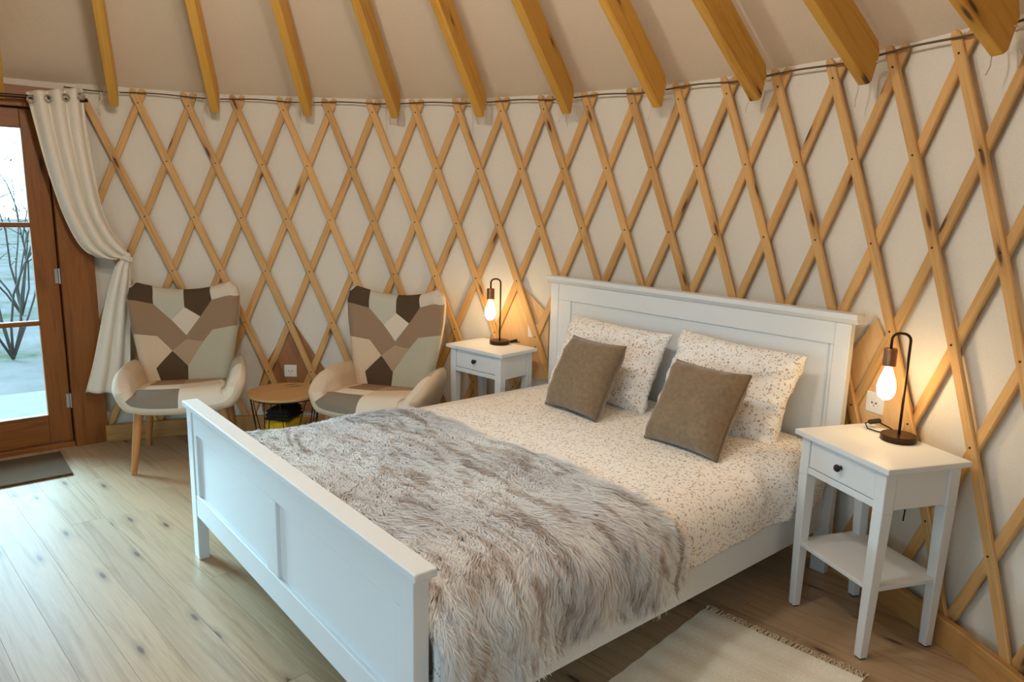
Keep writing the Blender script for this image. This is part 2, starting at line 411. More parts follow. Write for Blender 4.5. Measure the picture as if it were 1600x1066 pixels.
# ---- roof cloth and rafters
def zroof(r): return 2.124 + SLOPE * (RW - r)
V = []; F = []; NT_, NR = 130, 14
for a in range(NT_):
    t = 2 * PI * a / NT_
    for b in range(NR + 1):
        r = RW + .02 - (RW + .02 - .12) * b / NR; V.append(pol(t, r, zroof(r) + .006 * nz(t * 5, r * 2, 3)))
for a in range(NT_):
    for b in range(NR): F.append((a * (NR + 1) + b, ((a + 1) % NT_) * (NR + 1) + b, ((a + 1) % NT_) * (NR + 1) + b + 1, a * (NR + 1) + b + 1))
V.append(pol(0, 0, zroof(.12) + .05)); c = len(V) - 1
F += [(a * (NR + 1) + NR, ((a + 1) % NT_) * (NR + 1) + NR, c) for a in range(NT_)]
ceiling = struct(link('ceiling', mkmesh('ceiling', V, F), M['cloth_roof'], smooth=True))
mb = MB(); zc = 1.985 + SLOPE * (2.73 - .66)
V = []; F = []; nn = 48
for i in range(nn):
    t = 2 * PI * i / nn
    for r, z in ((.56, zc - .02), (.68, zc - .02), (.68, zc + .12), (.56, zc + .12)): V.append(pol(t, r, z))
for i in range(nn):
    for k in range(4): F.append((i * 4 + k, i * 4 + (k + 1) % 4, ((i + 1) % nn) * 4 + (k + 1) % 4, ((i + 1) % nn) * 4 + k))
fixn(link('crown_ring', mkmesh('crown_ring', V, F, [(v[0], v[1]) for v in V]), M['beam'], ceiling))
bang = [1.4885, 1.291, 1.095, .899, .702, .506, .307, .107, -.093, -.289, -.487] + [-.487 - .196 * i for i in range(1, 22)]
bz = [1.99, 1.994, 1.991, 1.993, 1.986, 1.989, 1.988, 1.987, 1.969, 1.968, 1.975] + [1.98] * 21
for t, zt in zip(bang, bz):
    if t < 1.4885 - 2 * PI + .1: continue
    rad = Vector((math.cos(t), math.sin(t), 0)); tt = Vector((-rad.y, rad.x, 0)); hw = .024
    zb = lambda r: zt + SLOPE * (2.73 - r)
    prof = [(.62, zb(.62)), (2.726, zb(2.726)), (2.742, zt + .016), (2.768, zt + .115), (2.756, zt + .160), (.62, zb(.62) + .182)]
    V = []; U = []; ch = .006
    for sgn in (-1, 1):
        for r, z in prof:
            V.append(Vector((CX, CY, 0)) + rad * r + Vector((0, 0, z)) + tt * hw * sgn); U.append((r * 1.3, z - zb(r) + sgn * hw))
    k = len(prof); F = [tuple(range(k)), tuple(range(2 * k - 1, k - 1, -1))] + [(i, (i + 1) % k, k + (i + 1) % k, k + i) for i in range(k)]
    o = fixn(link('rafter', mkmesh('rafter', V, F, U), M['beam'], ceiling, bevel=.006))
    if t > -.9:
        st = MB(); p0 = pol(t, 2.757, zt + .085) + tt * .031
        for q in range(3):
            r_ = random.Random(int(t * 1000) + q); L = [.02, .05, .14][q] * r_.uniform(.8, 1.3)
            pts = [p0 + tt * (.010 + .012 * q)]
            for s_ in range(1, 6): pts.append(p0 + tt * (.012 + .012 * q + r_.uniform(-.008, .012)) + rad * .012 - Vector((0, 0, L * s_ / 5)))
            st.tube(pts, .0030, 5)
        st.tube([p0 - tt * .062, p0 - tt * .03 - rad * .022 + Vector((0, 0, .01)), p0 - rad * .022 + Vector((0, 0, .004)), p0 + tt * .022], .0034, 5)
        st.obj('tie_string', M['string'], o, smooth=True)
# tension rope
pts = []
for i in range(200):
    t = TD0 + .02 - (TD0 + 1.25) * i / 199; pts.append(pol(t, R - .006, 2.090 + .005 * math.sin(t * 32.3) + .003 * nz(t * 9, 1)))
tag(MB().tube(pts, .0042, 6).obj('tension_rope', M['rope'], smooth=True), 'thin grey rope strung along the tips of the wooden wall lattice', 'rope')

# ---- door (north), frame and glazed leaf
YD = 3.62; DXC = -.573; XR = .035; XL = 2 * DXC - XR
dframe = struct(empty('door_1', (DXC, YD, 0)))
def fbox(name, x0, x1, y0, y1, z0, z1, mat, parent, axis, bevel=.003, off=(DXC, YD, 0)):
    return MB().box(x0 - off[0], x1 - off[0], y0 - off[1], y1 - off[1], z0 - off[2], z1 - off[2], axis).obj(name, mat, parent, bevel=bevel)
fbox('frame_post', -.140, XR, YD - .03, YD + .13, -.02, 2.06, M['door'], dframe, 2)
fbox('frame_post', XL, 2 * DXC + .140, YD - .03, YD + .13, -.02, 2.06, M['door'], dframe, 2)
fbox('frame_head', XL, XR, YD - .028, YD + .13, 1.965, 2.075, M['door'], dframe, 0)
fbox('threshold', 2 * DXC + .142, -.142, YD - .01, YD + .13, -.02, .028, M['door'], dframe, 0)
LX1, LX0 = -.146, 2 * DXC + .146; LY0, LY1 = YD + .022, YD + .075; G1, G0 = -.262, 2 * DXC + .262
leaf = MB().box(G1 - DXC, LX1 - DXC, LY0 - YD, LY1 - YD, .03, 1.96, 2).box(LX0 - DXC, G0 - DXC, LY0 - YD, LY1 - YD, .03, 1.96, 2)
leaf.box(G0 - DXC, G1 - DXC, LY0 - YD, LY1 - YD, .03, .205, 0).box(G0 - DXC, G1 - DXC, LY0 - YD, LY1 - YD, 1.855, 1.96, 0)
lf = leaf.obj('door_leaf', M['door'], dframe, bevel=.004)
panes = [(.205, .745), (.772, 1.31), (1.337, 1.855)]
for z in (.7585, 1.3235): fbox('glazing_bar', G0, G1, LY0 + .004, LY1 - .004, z - .0135, z + .0135, M['door'], lf, 0, .003)
for z0, z1 in panes: fbox('glass_pane', G0, G1, YD + .046, YD + .050, z0, z1, M['glass'], lf, 0, 0)
for z in (1.03, .28):
    h = MB().tube([(LX1 + .004 - DXC, -.004 + .016, z - .045), (LX1 + .004 - DXC, .012, z + .045)], .0075, 10).box(LX1 - .02 - DXC, LX1 + .02 - DXC, .016, .0225, z - .042, z + .042, 2)
    h.obj('hinge', M['steel'], dframe)
for x0, x1 in ((-.175, -.135), (2 * DXC + .135, 2 * DXC + .175)): fbox('frame_stop', x0, x1, YD + .077, YD + .128, 0, 1.97, M['door'], dframe, 2, .002)
fbox('frame_stop', XL + .1, XR - .1, YD + .077, YD + .128, 1.93, 1.97, M['door'], dframe, 0, .002)
hd = MB().tube([(LX0 + .06 - DXC, .022, 1.02), (LX0 + .06 - DXC, -.03, 1.02), (LX0 + .17 - DXC, -.032, 1.02)], .009, 8).box(LX0 + .04 - DXC, LX0 + .08 - DXC, .014, .0225, .93, 1.11, 2)
hd.obj('door_handle', M['steel'], dframe, auto=True)

# ---- two windows added out of view to let in cool daylight (west, southwest)
def portal(name, mat, sx, sy):
    d = bpy.data.lights.new(name, 'AREA'); d.shape = 'RECTANGLE'; d.size = sx; d.size_y = sy; d.cycles.is_portal = True
    o = bpy.data.objects.new(name, d); COL.objects.link(o); o.matrix_world = mat; return o
for wi, (TW0, TW1) in enumerate(ADDED_WINS):
    win = struct(empty('window_%d' % (wi + 1), (0, 0, 0)))
    tc_ = (TW0 + TW1) / 2; wd_ = 2 * math.sin((TW1 - TW0) / 2) * RW; rm = RW * math.cos((TW1 - TW0) / 2)
    wm = Matrix.Translation(pol(tc_, rm, 0)) @ Matrix.Rotation(tc_ - PI / 2, 4, 'Z')
    def wbox(name, x0, x1, y0, y1, z0, z1, mat, axis):
        o = MB().box(x0, x1, y0, y1, z0, z1, axis).obj(name, mat, win); o.matrix_local = wm; return o
    hwid = wd_ / 2 + .02
    for x0, x1 in ((-hwid, -hwid + .07), (hwid - .07, hwid)): wbox('window_frame', x0, x1, -.03, .22, ZW0 - .04, ZW1 + .04, M['door'], 2)
    wbox('window_frame', -hwid + .07, hwid - .07, -.03, .22, ZW1 - .03, ZW1 + .04, M['door'], 0); wbox('window_sill', -hwid + .07, hwid - .07, -.05, .22, ZW0 - .04, ZW0 + .03, M['door'], 0)
    wbox('mullion', -.03, .03, .05, .10, ZW0 + .03, ZW1 - .03, M['door'], 2)
    for x0, x1 in ((-hwid + .07, -.03), (.03, hwid - .07)): wbox('glass_pane', x0, x1, .07, .075, ZW0 + .03, ZW1 - .03, M['glass'], 2)
    portal('window_portal', wm @ Matrix.Translation((0, .23, (ZW0 + ZW1) / 2)) @ Matrix.Rotation(-PI / 2, 4, 'X'), 2 * hwid, ZW1 - ZW0 + .1)
portal('door_portal', Matrix.Translation((DXC, YD + .14, 1.03)) @ Matrix.Rotation(-PI / 2, 4, 'X'), G1 - G0 + .1, 1.75)

# ---- outdoors
mb = MB(); n = 48
mb.add([(60 * math.cos(2 * PI * i / n), 60 * math.sin(2 * PI * i / n), -.14) for i in range(n)], [tuple(range(n))])
tag(mb.obj('lawn', M['lawn']), 'patchy pale green meadow seen through the glass door', 'grass', kind='stuff')
mb = MB(); mb.add([(-3.2, 3.75, -.12), (1.6, 3.75, -.12), (1.9, 5.6, -.12), (-3.4, 5.9, -.12)], [(0, 1, 2, 3)])
tag(mb.obj('gravel_path', M['gravel']), 'pale gravel ground just outside the glass door', 'path', kind='structure')
def shrub(loc, h, seed, label, nb=7):
    r_ = random.Random(seed); root = tag(empty('twiggy_shrub', loc), label, 'shrub')
    st = MB(); lv = MB()
    for b in range(nb):
        a = r_.uniform(0, 2 * PI); p = Vector((0, 0, -.13)); d = Vector((math.cos(a) * .35, math.sin(a) * .35, 1)).normalized(); pts = [p.copy()]
        for s_ in range(7):
            d = (d + Vector((r_.uniform(-.3, .3), r_.uniform(-.3, .3), r_.uniform(-.1, .15)))).normalized(); p = p + d * h / 7; pts.append(p.copy())
            if s_ > 1:
                e = p + Vector((r_.uniform(-1, 1), r_.uniform(-1, 1), r_.uniform(0, .8))) * h * .16; st.tube([p, e], [.006, .002], 4)
                for q in range(3):
                    c = e + Vector((r_.uniform(-.05, .05), r_.uniform(-.05, .05), r_.uniform(-.05, .05))); u = Vector((r_.uniform(-1, 1), r_.uniform(-1, 1), r_.uniform(-1, 1))).normalized() * .022; w = u.cross(Vector((.3, .2, 1))).normalized() * .011
                    lv.add([c - u, c + w, c + u, c - w], [(0, 1, 2, 3)])
        st.tube(pts, [.014 * (1 - i / 9) for i in range(8)], 5)
    st.obj('branches', M['bark'], root, smooth=True); lo = lv.obj('leaves', M['leaf'], root); lo['kind'] = 'stuff'
shrub((-.12, 7.3, 0), 2.3, 3, 'bare twiggy shrub with sparse leaves outside the door, nearest to the glass')
shrub((.28, 10.5, 0), 2.6, 8, 'tall twiggy shrub further out on the meadow beyond the door')

# ================================================================ THINGS
# ---- bed
BY1 = 1.783
bed = tag(empty('double_bed', (1.0, BY1 / 2, 0)), 'white painted wooden double bed with panelled headboard and footboard', 'bed')
def bb(name, x0, x1, y0, y1, z0, z1, axis=1, bevel=.003, parent=bed, mb=None):
    c = bed.location; m = mb or MB()
    return m.box(x0 - c.x, x1 - c.x, y0 - c.y, y1 - c.y, z0 - c.z, z1 - c.z, axis).obj(name, M['white'], parent, bevel=bevel)
ya, yb = .022, BY1 - .022; pw = .062
for y0, y1 in ((ya, ya + pw), (yb - pw, yb)): bb('footboard_post', .010, .054, y0, y1, 0, .655, 2)
bb('footboard_cap', 0, .063, 0, BY1, .654, .6766, 1, .004)
bb('footboard_top_rail', .014, .046, ya + pw, yb - pw, .556, .654)
bb('footboard_bottom_rail', .012, .048, ya + pw, yb - pw, .196, .292)
bb('footboard_stile', .014, .046, .842, .932, .292, .556, 2)
bb('footboard_stile', .014, .046, ya + pw, ya + pw + .04, .292, .556, 2); bb('footboard_stile', .014, .046, yb - pw - .04, yb - pw, .292, .556, 2)
bb('footboard_panel', .027, .038, ya + pw + .04, .842, .292, .556, 1, 0); bb('footboard_panel', .027, .038, .932, yb - pw - .04, .292, .556, 1, 0)
hx = 2.012; hy0, hy1 = -.004, 1.787
for y0, y1 in ((hy0 + .026, hy0 + .026 + .064), (hy1 - .026 - .064, hy1 - .026)): bb('headboard_post', hx + .016, hx + .054, y0, y1, 0, 1.065, 2)
hcap = MB(); c = bed.location
prof = [(hx, 1.106), (hx + .068, 1.106), (hx + .068, 1.086), (hx + .056, 1.066), (hx + .014, 1.066), (hx, 1.086)]
hcap.prism([(x - c.x, z) for x, z in prof], hy0 - c.y, hy1 - c.y, (0, 2, 1)); fixn(hcap.obj('headboard_cap', M['white'], bed, bevel=.003))
bb('headboard_top_rail', hx + .018, hx + .050, hy0 + .09, hy1 - .09, .975, 1.066)
bb('headboard_bottom_rail', hx + .018, hx + .050, hy0 + .09, hy1 - .09, .20, .36)
for y0, y1 in ((hy0 + .09, hy0 + .104), (hy1 - .19, hy1 - .09)): bb('headboard_stile', hx + .018, hx + .050, y0, y1, .36, .975, 2)
bb('headboard_panel', hx + .027, hx + .040, hy0 + .104, hy1 - .19, .36, .975, 1, 0)
bb('side_rail', .054, hx + .016, .060, .083, .185, .345, 0); bb('side_rail', .054, hx + .016, BY1 - .083, BY1 - .060, .185, .345, 0)
for i in range(15):
    x = .12 + i * .13; bb('bed_slat', x, x + .07, .085, BY1 - .085, .235, .253, 1, 0)
def softbox(x0, x1, y0, y1, z0, z1, r=.05, n=14):
    V = []; F = []
    me = MB().box(x0, x1, y0, y1, z0, z1, 0); return me
mt = MB().box(.066, 2.0, .092, BY1 - .092, .254, .50, 0).obj('mattress', M['mattress'], bevel=.04); mt.modifiers['bevel'].segments = 4
tag(mt, 'thick pale mattress lying in the white bed frame under the duvet', 'mattress')

# duvet cross-section (near hem -> over the top -> far hem), arclength parametrised
sec = np.array([(.040, .322), (.030, .36), (.022, .42), (.030, .475), (.060, .522), (.11, .548), (.20, .560), (.45, .562), (.9, .552), (1.25, .542), (1.45, .530), (1.58, .512), (1.66, .485), (1.705, .45), (1.728, .40), (1.730, .352)])
def catmull(P, m=12):
    P = np.vstack([2 * P[0] - P[1], P, 2 * P[-1] - P[-2]]); o = []
    for i in range(1, len(P) - 2):
        for k in range(m):
            t = k / m; o.append(.5 * (2 * P[i] + (P[i + 1] - P[i - 1]) * t + (2 * P[i - 1] - 5 * P[i] + 4 * P[i + 1] - P[i + 2]) * t * t + (3 * P[i] - P[i - 1] - 3 * P[i + 1] + P[i + 2]) * t ** 3))
    o.append(P[-2]); return np.array(o)
SP = catmull(sec); SL = np.concatenate([[0], np.cumsum(np.hypot(*np.diff(SP, axis=0).T))]); QL = SL[-1]
def sec_at(q):
    y = np.interp(q, SL, SP[:, 0]); z = np.interp(q, SL, SP[:, 1]); e = .012
    dy = np.interp(q + e, SL, SP[:, 0]) - np.interp(q - e, SL, SP[:, 0]); dz = np.interp(q + e, SL, SP[:, 1]) - np.interp(q - e, SL, SP[:, 1])
    l = np.hypot(dy, dz) + 1e-9; return y, z, -dz / l, dy / l       # normal (ny,nz)
def duvet_pt(X, Qv, off=0.):
    y, z, ny, nz_ = sec_at(Qv)
    # wrinkles: fold lines on the near side and soft puffing on top
    side = np.clip((.32 - Qv) / .25, 0, 1)
    d = .012 * np.sin(X * 9 + 3 * np.sin(X * 3.1)) * side * (.4 + .6 * np.clip((X - 1.0) / .7, 0, 1)) + .004 * np.sin(X * 23 + Qv * 9) * side
    d = d + .006 * np.sin(X * 5.3 + Qv * 2.1) * np.sin(Qv * 6.1 - X * 2) * (1 - side)
    puff = np.exp(-((X - 1.72) / .22) ** 2) * np.exp(-((Qv - .33) / .22) ** 2); d = d + .028 * puff
    foot = np.clip((X - .066) / .10, 0, 1); z = z - .055 * (1 - foot) ** 2 * np.clip((z - .34) / .2, 0, 1)
    return y + ny * (d + off), z + nz_ * (d + off)
nx_, nq = 110, 150
X, Qv = np.meshgrid(np.linspace(.072, 1.985, nx_), np.linspace(0, QL, nq), indexing='ij')
wr = nzv(X, Qv, 9, 2.) * .004 + nzv(X, Qv, 22, 5.) * .002
wr += np.where(X > 1.45, nzv(X, Qv, 13, 9.) * .012 * np.clip((.40 - Qv) / .2, 0, 1), 0)
Y, Z = duvet_pt(X, Qv, wr)
V = np.stack([X, Y, Z], -1).reshape(-1, 3)
F = [(i * nq + j, (i + 1) * nq + j, (i + 1) * nq + j + 1, i * nq + j + 1) for i in range(nx_ - 1) for j in range(nq - 1)]
dv = link('duvet', mkmesh('duvet', V, F), M['floral'], smooth=True)
so = dv.modifiers.new('thick', 'SOLIDIFY'); so.thickness = .018; so.offset = -1
tag(dv, 'white duvet with small brown floral print spread over the bed', 'duvet')

# ---- fur throw
def xedge(q):  return np.interp(q, [-.03, .10, .22, .34, .65, 1.1, 1.5, 1.75, QL], [1.03, 1.01, .96, .93, .93, .94, .935, .90, .88]) + .008 * np.sin(q * 21)
def xfoot(q):  return np.interp(q, [-.03, .2, .4, .8, 1.6, QL], [.066, .070, .110, .140, .13, .11])
def hemq(X): return -.012 + .015 * np.sin(X * 13) + .010 * np.sin(X * 29 + 1)
nx2, nq2 = 70, 150; QF = 1.86
uu, qq = np.meshgrid(np.linspace(0, 1, nx2), np.linspace(0, 1, nq2), indexing='ij')
def throw_pt(u, w, off):
    q = w * QF; x = xfoot(q) + (xedge(q) - xfoot(q)) * u
    q2 = q + (hemq(x)) * (1 - w) ** 6
    y, z = duvet_pt(x, np.maximum(q2, 0), .014 + off)
    z = z + np.minimum(q2, 0); y = y - .004 * (q2 < 0)
    return x, y, z
folds = lambda u, w: .010 * np.sin(u * 24 + 4 * np.sin(w * 3)) * np.clip((.22 - w) / .2, 0, 1) + .006 * np.sin(u * 9 + w * 14)
x, y, z = throw_pt(uu, qq, folds(uu, qq) + .006)
V = np.stack([x, y, z], -1).reshape(-1, 3)
F = [(i * nq2 + j, (i + 1) * nq2 + j, (i + 1) * nq2 + j + 1, i * nq2 + j + 1) for i in range(nx2 - 1) for j in range(nq2 - 1)]
throw = empty('fur_throw', (.55, .9, .56)); tag(throw, 'shaggy grey-beige faux fur throw draped over the foot of the bed', 'throw')
off_ = np.array([.55, .9, .56])
bs = link('throw_backing', mkmesh('throw_backing', V - off_, F), M['fur'], throw, smooth=True); so = bs.modifiers.new('t', 'SOLIDIFY'); so.thickness = .008; so.offset = -1
NH = 95000
u = rng.random(NH); w = rng.random(NH) ** 1.05
# tuft clumping
cu, cw = np.round(u * 46) / 46, np.round(w * 100) / 100
x0, y0, z0 = throw_pt(u, w, folds(u, w) + .006); P0 = np.stack([x0, y0, z0], 1)
x1, y1, z1 = throw_pt(u, w, folds(u, w) + .016); Nn = np.stack([x1, y1, z1], 1) - P0; Nn /= np.linalg.norm(Nn, axis=1)[:, None] + 1e-9
x2, y2, z2 = throw_pt(u, np.maximum(w - .01, 0) , folds(u, w) + .006); Td = np.stack([x2, y2, z2], 1) - P0; Td[w < .012] = (0, 0, -1); Td /= np.linalg.norm(Td, axis=1)[:, None] + 1e-9
tx = np.array([1., 0, 0])
flow = np.sin(u * 7 + 3 * np.sin(w * 9)) * .8 + np.sin(w * 23 + u * 5) * .6 + (np.sin(cu * 311 + cw * 517) * .7)
edge = np.clip((u - .93) / .07, 0, 1) - np.clip((.05 - u) / .05, 0, 1)
dirv = Td * (0.75 + .3 * rng.random(NH))[:, None] + tx * (flow * .55 + rng.normal(0, .3, NH) + edge * .9)[:, None]
dirv /= np.linalg.norm(dirv, axis=1)[:, None]
Ln = (.024 + .022 * rng.random(NH)) * (1 + .25 * np.sin(cu * 97 + cw * 61)); lift = .55 + .35 * rng.random(NH)
dirv2 = dirv * 1.0
side = np.cross(dirv, Nn); side /= np.linalg.norm(side, axis=1)[:, None] + 1e-9
wdt = .0011 + .0008 * rng.random(NH)
K = [(0, 0, 1.), (.4, .30, 1.), (.75, .42, .7), (1., .40, 0)]
VV = np.empty((NH, 7, 3))
for i, (a, b, c_) in enumerate(K):
    p = P0 + dirv * (a * Ln)[:, None] + Nn * (b * Ln * lift)[:, None] - np.array([0, 0, 1.]) * ((a ** 2) * Ln * .12)[:, None]
    if i < 3: VV[:, 2 * i] = p - side * (wdt * c_)[:, None]; VV[:, 2 * i + 1] = p + side * (wdt * c_)[:, None]
    else: VV[:, 6] = p
me = bpy.data.meshes.new('fur_pile'); base = (np.arange(NH) * 7)[:, None]
tri = np.array([[0, 1, 3], [0, 3, 2], [2, 3, 5], [2, 5, 4], [4, 5, 6]]); T = (base[:, :, None] + tri[None]).reshape(-1, 3)
me.vertices.add(NH * 7); me.vertices.foreach_set('co', (VV.reshape(-1, 3) - off_).ravel().astype(np.float32))
me.loops.add(T.size); me.loops.foreach_set('vertex_index', T.ravel().astype(np.int32))
me.polygons.add(len(T)); me.polygons.foreach_set('loop_start', np.arange(0, T.size, 3, dtype=np.int32))
me.update(calc_edges=True)
ul = me.uv_layers.new(name='UVMap'); vv = np.array([0, 0, .4, .4, .75, .75, 1.]); rn = rng.random(NH)
uvv = np.stack([np.repeat(rn, 7), np.tile(vv, NH)], 1)[T.ravel()]; ul.data.foreach_set('uv', uvv.ravel().astype(np.float32))
fp = link('fur_pile', me, M['fur'], throw); fp['kind'] = 'stuff'

# ---- pillows and cushions
def cushion(name, mat, W_, H_, T_, center, ex, ey, seed, wrinkle=.006, pipe=None, flat=.0, n=30, pinch=.06):
    ex = Vector(ex).normalized(); ey = Vector(ey); ey = (ey - ex * ey.dot(ex)).normalized(); ez = ex.cross(ey)
    g = np.sin(np.linspace(-1, 1, n + 1) * PI / 2); V = []; F = []; ids = {}
    def pos(u, v, s):
        k = 1 - pinch * (u * u * (1 - v * v) * 0 + (1 - abs(v)) * u ** 8 * 0) 
        xx = u * W_ / 2 * (1 - pinch * (1 - v * v)); yy = v * H_ / 2 * (1 - pinch * (1 - u * u))
        h = ((1 - u ** 4) * (1 - v ** 4)); h = max(h, 0) ** .55
        wr_ = wrinkle * (nz(u * 2.2 + seed, v * 2.2, s) + .5 * nz(u * 5 + seed, v * 5, s + 3)) * min(1, h * 3)
        rad_ = math.atan2(v, u); rr_ = math.hypot(u, v); wr_ += wrinkle * .6 * math.sin(rad_ * 17 + seed) * max(0, rr_ - .55) * min(1, h * 3)
        return Vector((xx, yy, s * (T_ / 2 * h + wr_)))
    def vid(i, j, s):
        e = i in (0, n) or j in (0, n); key = (i, j, 0 if e else s)
        if key not in ids: ids[key] = len(V); V.append(pos(g[i], g[j], s))
        return ids[key]
    for s in (1, -1):
        for i in range(n):
            for j in range(n):
                f = (vid(i, j, s), vid(i + 1, j, s), vid(i + 1, j + 1, s), vid(i, j + 1, s)); F.append(f if s > 0 else f[::-1])
    mtx = Matrix((ex, ey, ez)).transposed().to_4x4(); mtx.translation = center
    root = link(name, mkmesh(name, V, F), mat, smooth=True); root.matrix_world = mtx
    if pipe:
        loop = [pos(g[i], -1, 0) for i in range(n)] + [pos(1, g[j], 0) for j in range(n)] + [pos(g[n - i], 1, 0) for i in range(n)] + [pos(-1, g[n - j], 0) for j in range(n)]
        loop.append(loop[0]); MB().tube(loop, .0045, 6, False).obj('piping', pipe, root, smooth=True)
    return root
def quadfit(bl, br, tr, tl):
    bl, br, tr, tl = map(Vector, (bl, br, tr, tl)); c_ = (bl + br + tr + tl) / 4
    return c_, ((br - bl) + (tr - tl)), ((tl - bl) + (tr - br)), ((br - bl).length + (tr - tl).length) / 2, ((tl - bl).length + (tr - br).length) / 2
c_, ex, ey, w_, h_ = quadfit((1.50, 1.205, .560), (1.47, .822, .572), (1.64, .865, .872), (1.66, 1.19, .872))
tag(cushion('velvet_cushion', M['velvet'], w_ + .005, h_ + .01, .165, c_, ex, ey, 1.3, .007, M['piping']), 'taupe velvet cushion propped on the bed nearer the left bedside table', 'cushion', 'taupe velvet cushions')
c_, ex, ey, w_, h_ = quadfit((1.47, .545, .568), (1.45, .200, .575), (1.63, .215, .868), (1.64, .56, .868))
tag(cushion('velvet_cushion', M['velvet'], w_ + .015, h_ + .01, .175, c_, ex, ey, 4.7, .008, M['piping']), 'taupe velvet cushion propped on the bed nearer the right bedside table', 'cushion', 'taupe velvet cushions')
c_, ex, ey, w_, h_ = quadfit((1.80, 1.50, .555), (1.76, .830, .545), (1.93, .805, .905), (1.945, 1.485, .915))
tag(cushion('floral_pillow', M['floral'], w_ + .01, h_ + .02, .17, c_, ex, ey, 7.1, .020, None, n=34), 'floral print pillow against the headboard behind the left taupe cushion', 'pillow', 'floral pillows at the headboard')
c_, ex, ey, w_, h_ = quadfit((1.80, .76, .555), (1.76, .150, .560), (1.93, .150, .910), (1.945, .785, .945))
tag(cushion('floral_pillow', M['floral'], w_ + .01, h_ + .02, .17, c_, ex, ey, 9.4, .022, None, n=34), 'floral print pillow against the headboard behind the right taupe cushion', 'pillow', 'floral pillows at the headboard')

# ---- bedside tables
def nightstand(name, loc, rz, w, d, h, label):
    r = tag(empty(name, loc, rz), label, 'bedside table', 'white bedside tables')
    hw, hd = w / 2, d / 2; t = .020; ov = .018; ov2 = .022
    MB().box(-hd, hd, -hw, hw, h - t, h, 1).obj('table_top', M['white'], r, bevel=.003)
    lw = .044; lb = .030; i = .024
    zk = h - .165
    for sx in (-1, 1):
        for sy in (-1, 1):
            ox, oy = sx * (hd - ov), sy * (hw - ov2); ix, iy = ox - sx * lw, oy - sy * lw; jx, jy = ox - sx * lb, oy - sy * lb
            ox2, oy2 = ox, oy - sy * .016
            jy = oy2 - sy * lb
            X0, X1 = sorted((ox, ix)); Y0, Y1 = sorted((oy, iy)); x0_, x1_ = sorted((ox2, jx)); y0_, y1_ = sorted((oy2, jy))
            m = MB(); m.frustum(x0_, x1_, y0_, y1_, .006, X0, X1, Y0, Y1, zk); m.box(X0, X1, Y0, Y1, zk, h - t, 2)
            lg = m.obj('leg', M['white'], r, bevel=.0025)
            MB().box(x0_ + .004, x1_ - .004, y0_ + .004, y1_ - .004, 0, .007, 0).obj('foot_pad', M['rubber'], lg)
    a = .008; zt_, zb_ = h - t, h - .155
    for sy in (-1, 1):
        y0_, y1_ = sorted((sy * (hw - ov2 - .006), sy * (hw - ov2 - .024))); MB().box(-hd + ov + lw, hd - ov - lw, y0_, y1_, zb_, zt_, 0).obj('side_apron', M['white'], r, bevel=.001)
    MB().box(hd - ov - .024, hd - ov - .006, -hw + ov2 + lw, hw - ov2 - lw, zb_, zt_, 1).obj('back_apron', M['white'], r)
    MB().box(-hd + ov + .003, -hd + ov + .030, -hw + ov2 + lw, hw - ov2 - lw, zb_, zb_ + .024, 1).obj('front_rail', M['white'], r, bevel=.001)
    g = .003
    dr = MB().box(-hd + ov + .004, -hd + ov + .024, -hw + ov2 + lw + g, hw - ov2 - lw - g, zb_ + .024 + g, zt_ - g, 1)
    dr.box(-hd + ov + .024, hd - .08, -hw + ov2 + lw + .02, hw - ov2 - lw - .02, zb_ + .035, zt_ - .015, 1)
    do = dr.obj('drawer', M['white'], r, bevel=.0015)
    kz = (zb_ + .024 + zt_) / 2
    kb = MB(); kb.lathe([(.0, 0), (.008, 0), (.0055, .006), (.0055, .010), (.012, .014), (.0135, .019), (.011, .024), (.0, .0265)], 16)
    ko = fixn(kb.obj('knob', M['knob'], do, smooth=True)); ko.matrix_local = Matrix.Translation((-hd + ov + .005, 0, kz)) @ Matrix.Rotation(-PI / 2, 4, 'Y')
    zs_ = .268; k = (zk - zs_) / (zk); ins = ov + lb * .4
    MB().box(-hd + ov + .004, hd - ov - .004, -hw + ov2 + .016 * k + .004, hw - ov2 - .016 * k - .004, zs_ - .016, zs_, 1).obj('shelf', M['white'], r, bevel=.002)
    return r
def ns_center(fl, a, w, d):
    c, s = math.cos(a), math.sin(a); return Vector((fl[0] + c * d / 2 + s * w / 2, fl[1] + s * d / 2 - c * w / 2, 0))
aR, wR, dR, hR = -.3985, .4474, .3462, .6975
cR = ns_center((1.6912, .0352), aR, wR, dR)
nightstand('bedside_table', cR, aR, wR, dR, hR, 'white bedside table on the right of the bed, nearest the rug')
aL, wL, dL, hL = .1374, .452, .305, .6860
flL = (-.7846 + 1.015 * (1.5489 + .7846), -1.2533 + 1.015 * (2.1282 + 1.2533))
cL = ns_center(flL, aL, wL, dL)
nightstand('bedside_table', cL, aL, wL, dL, hL, 'white bedside table on the far left of the bed beside the armchair')

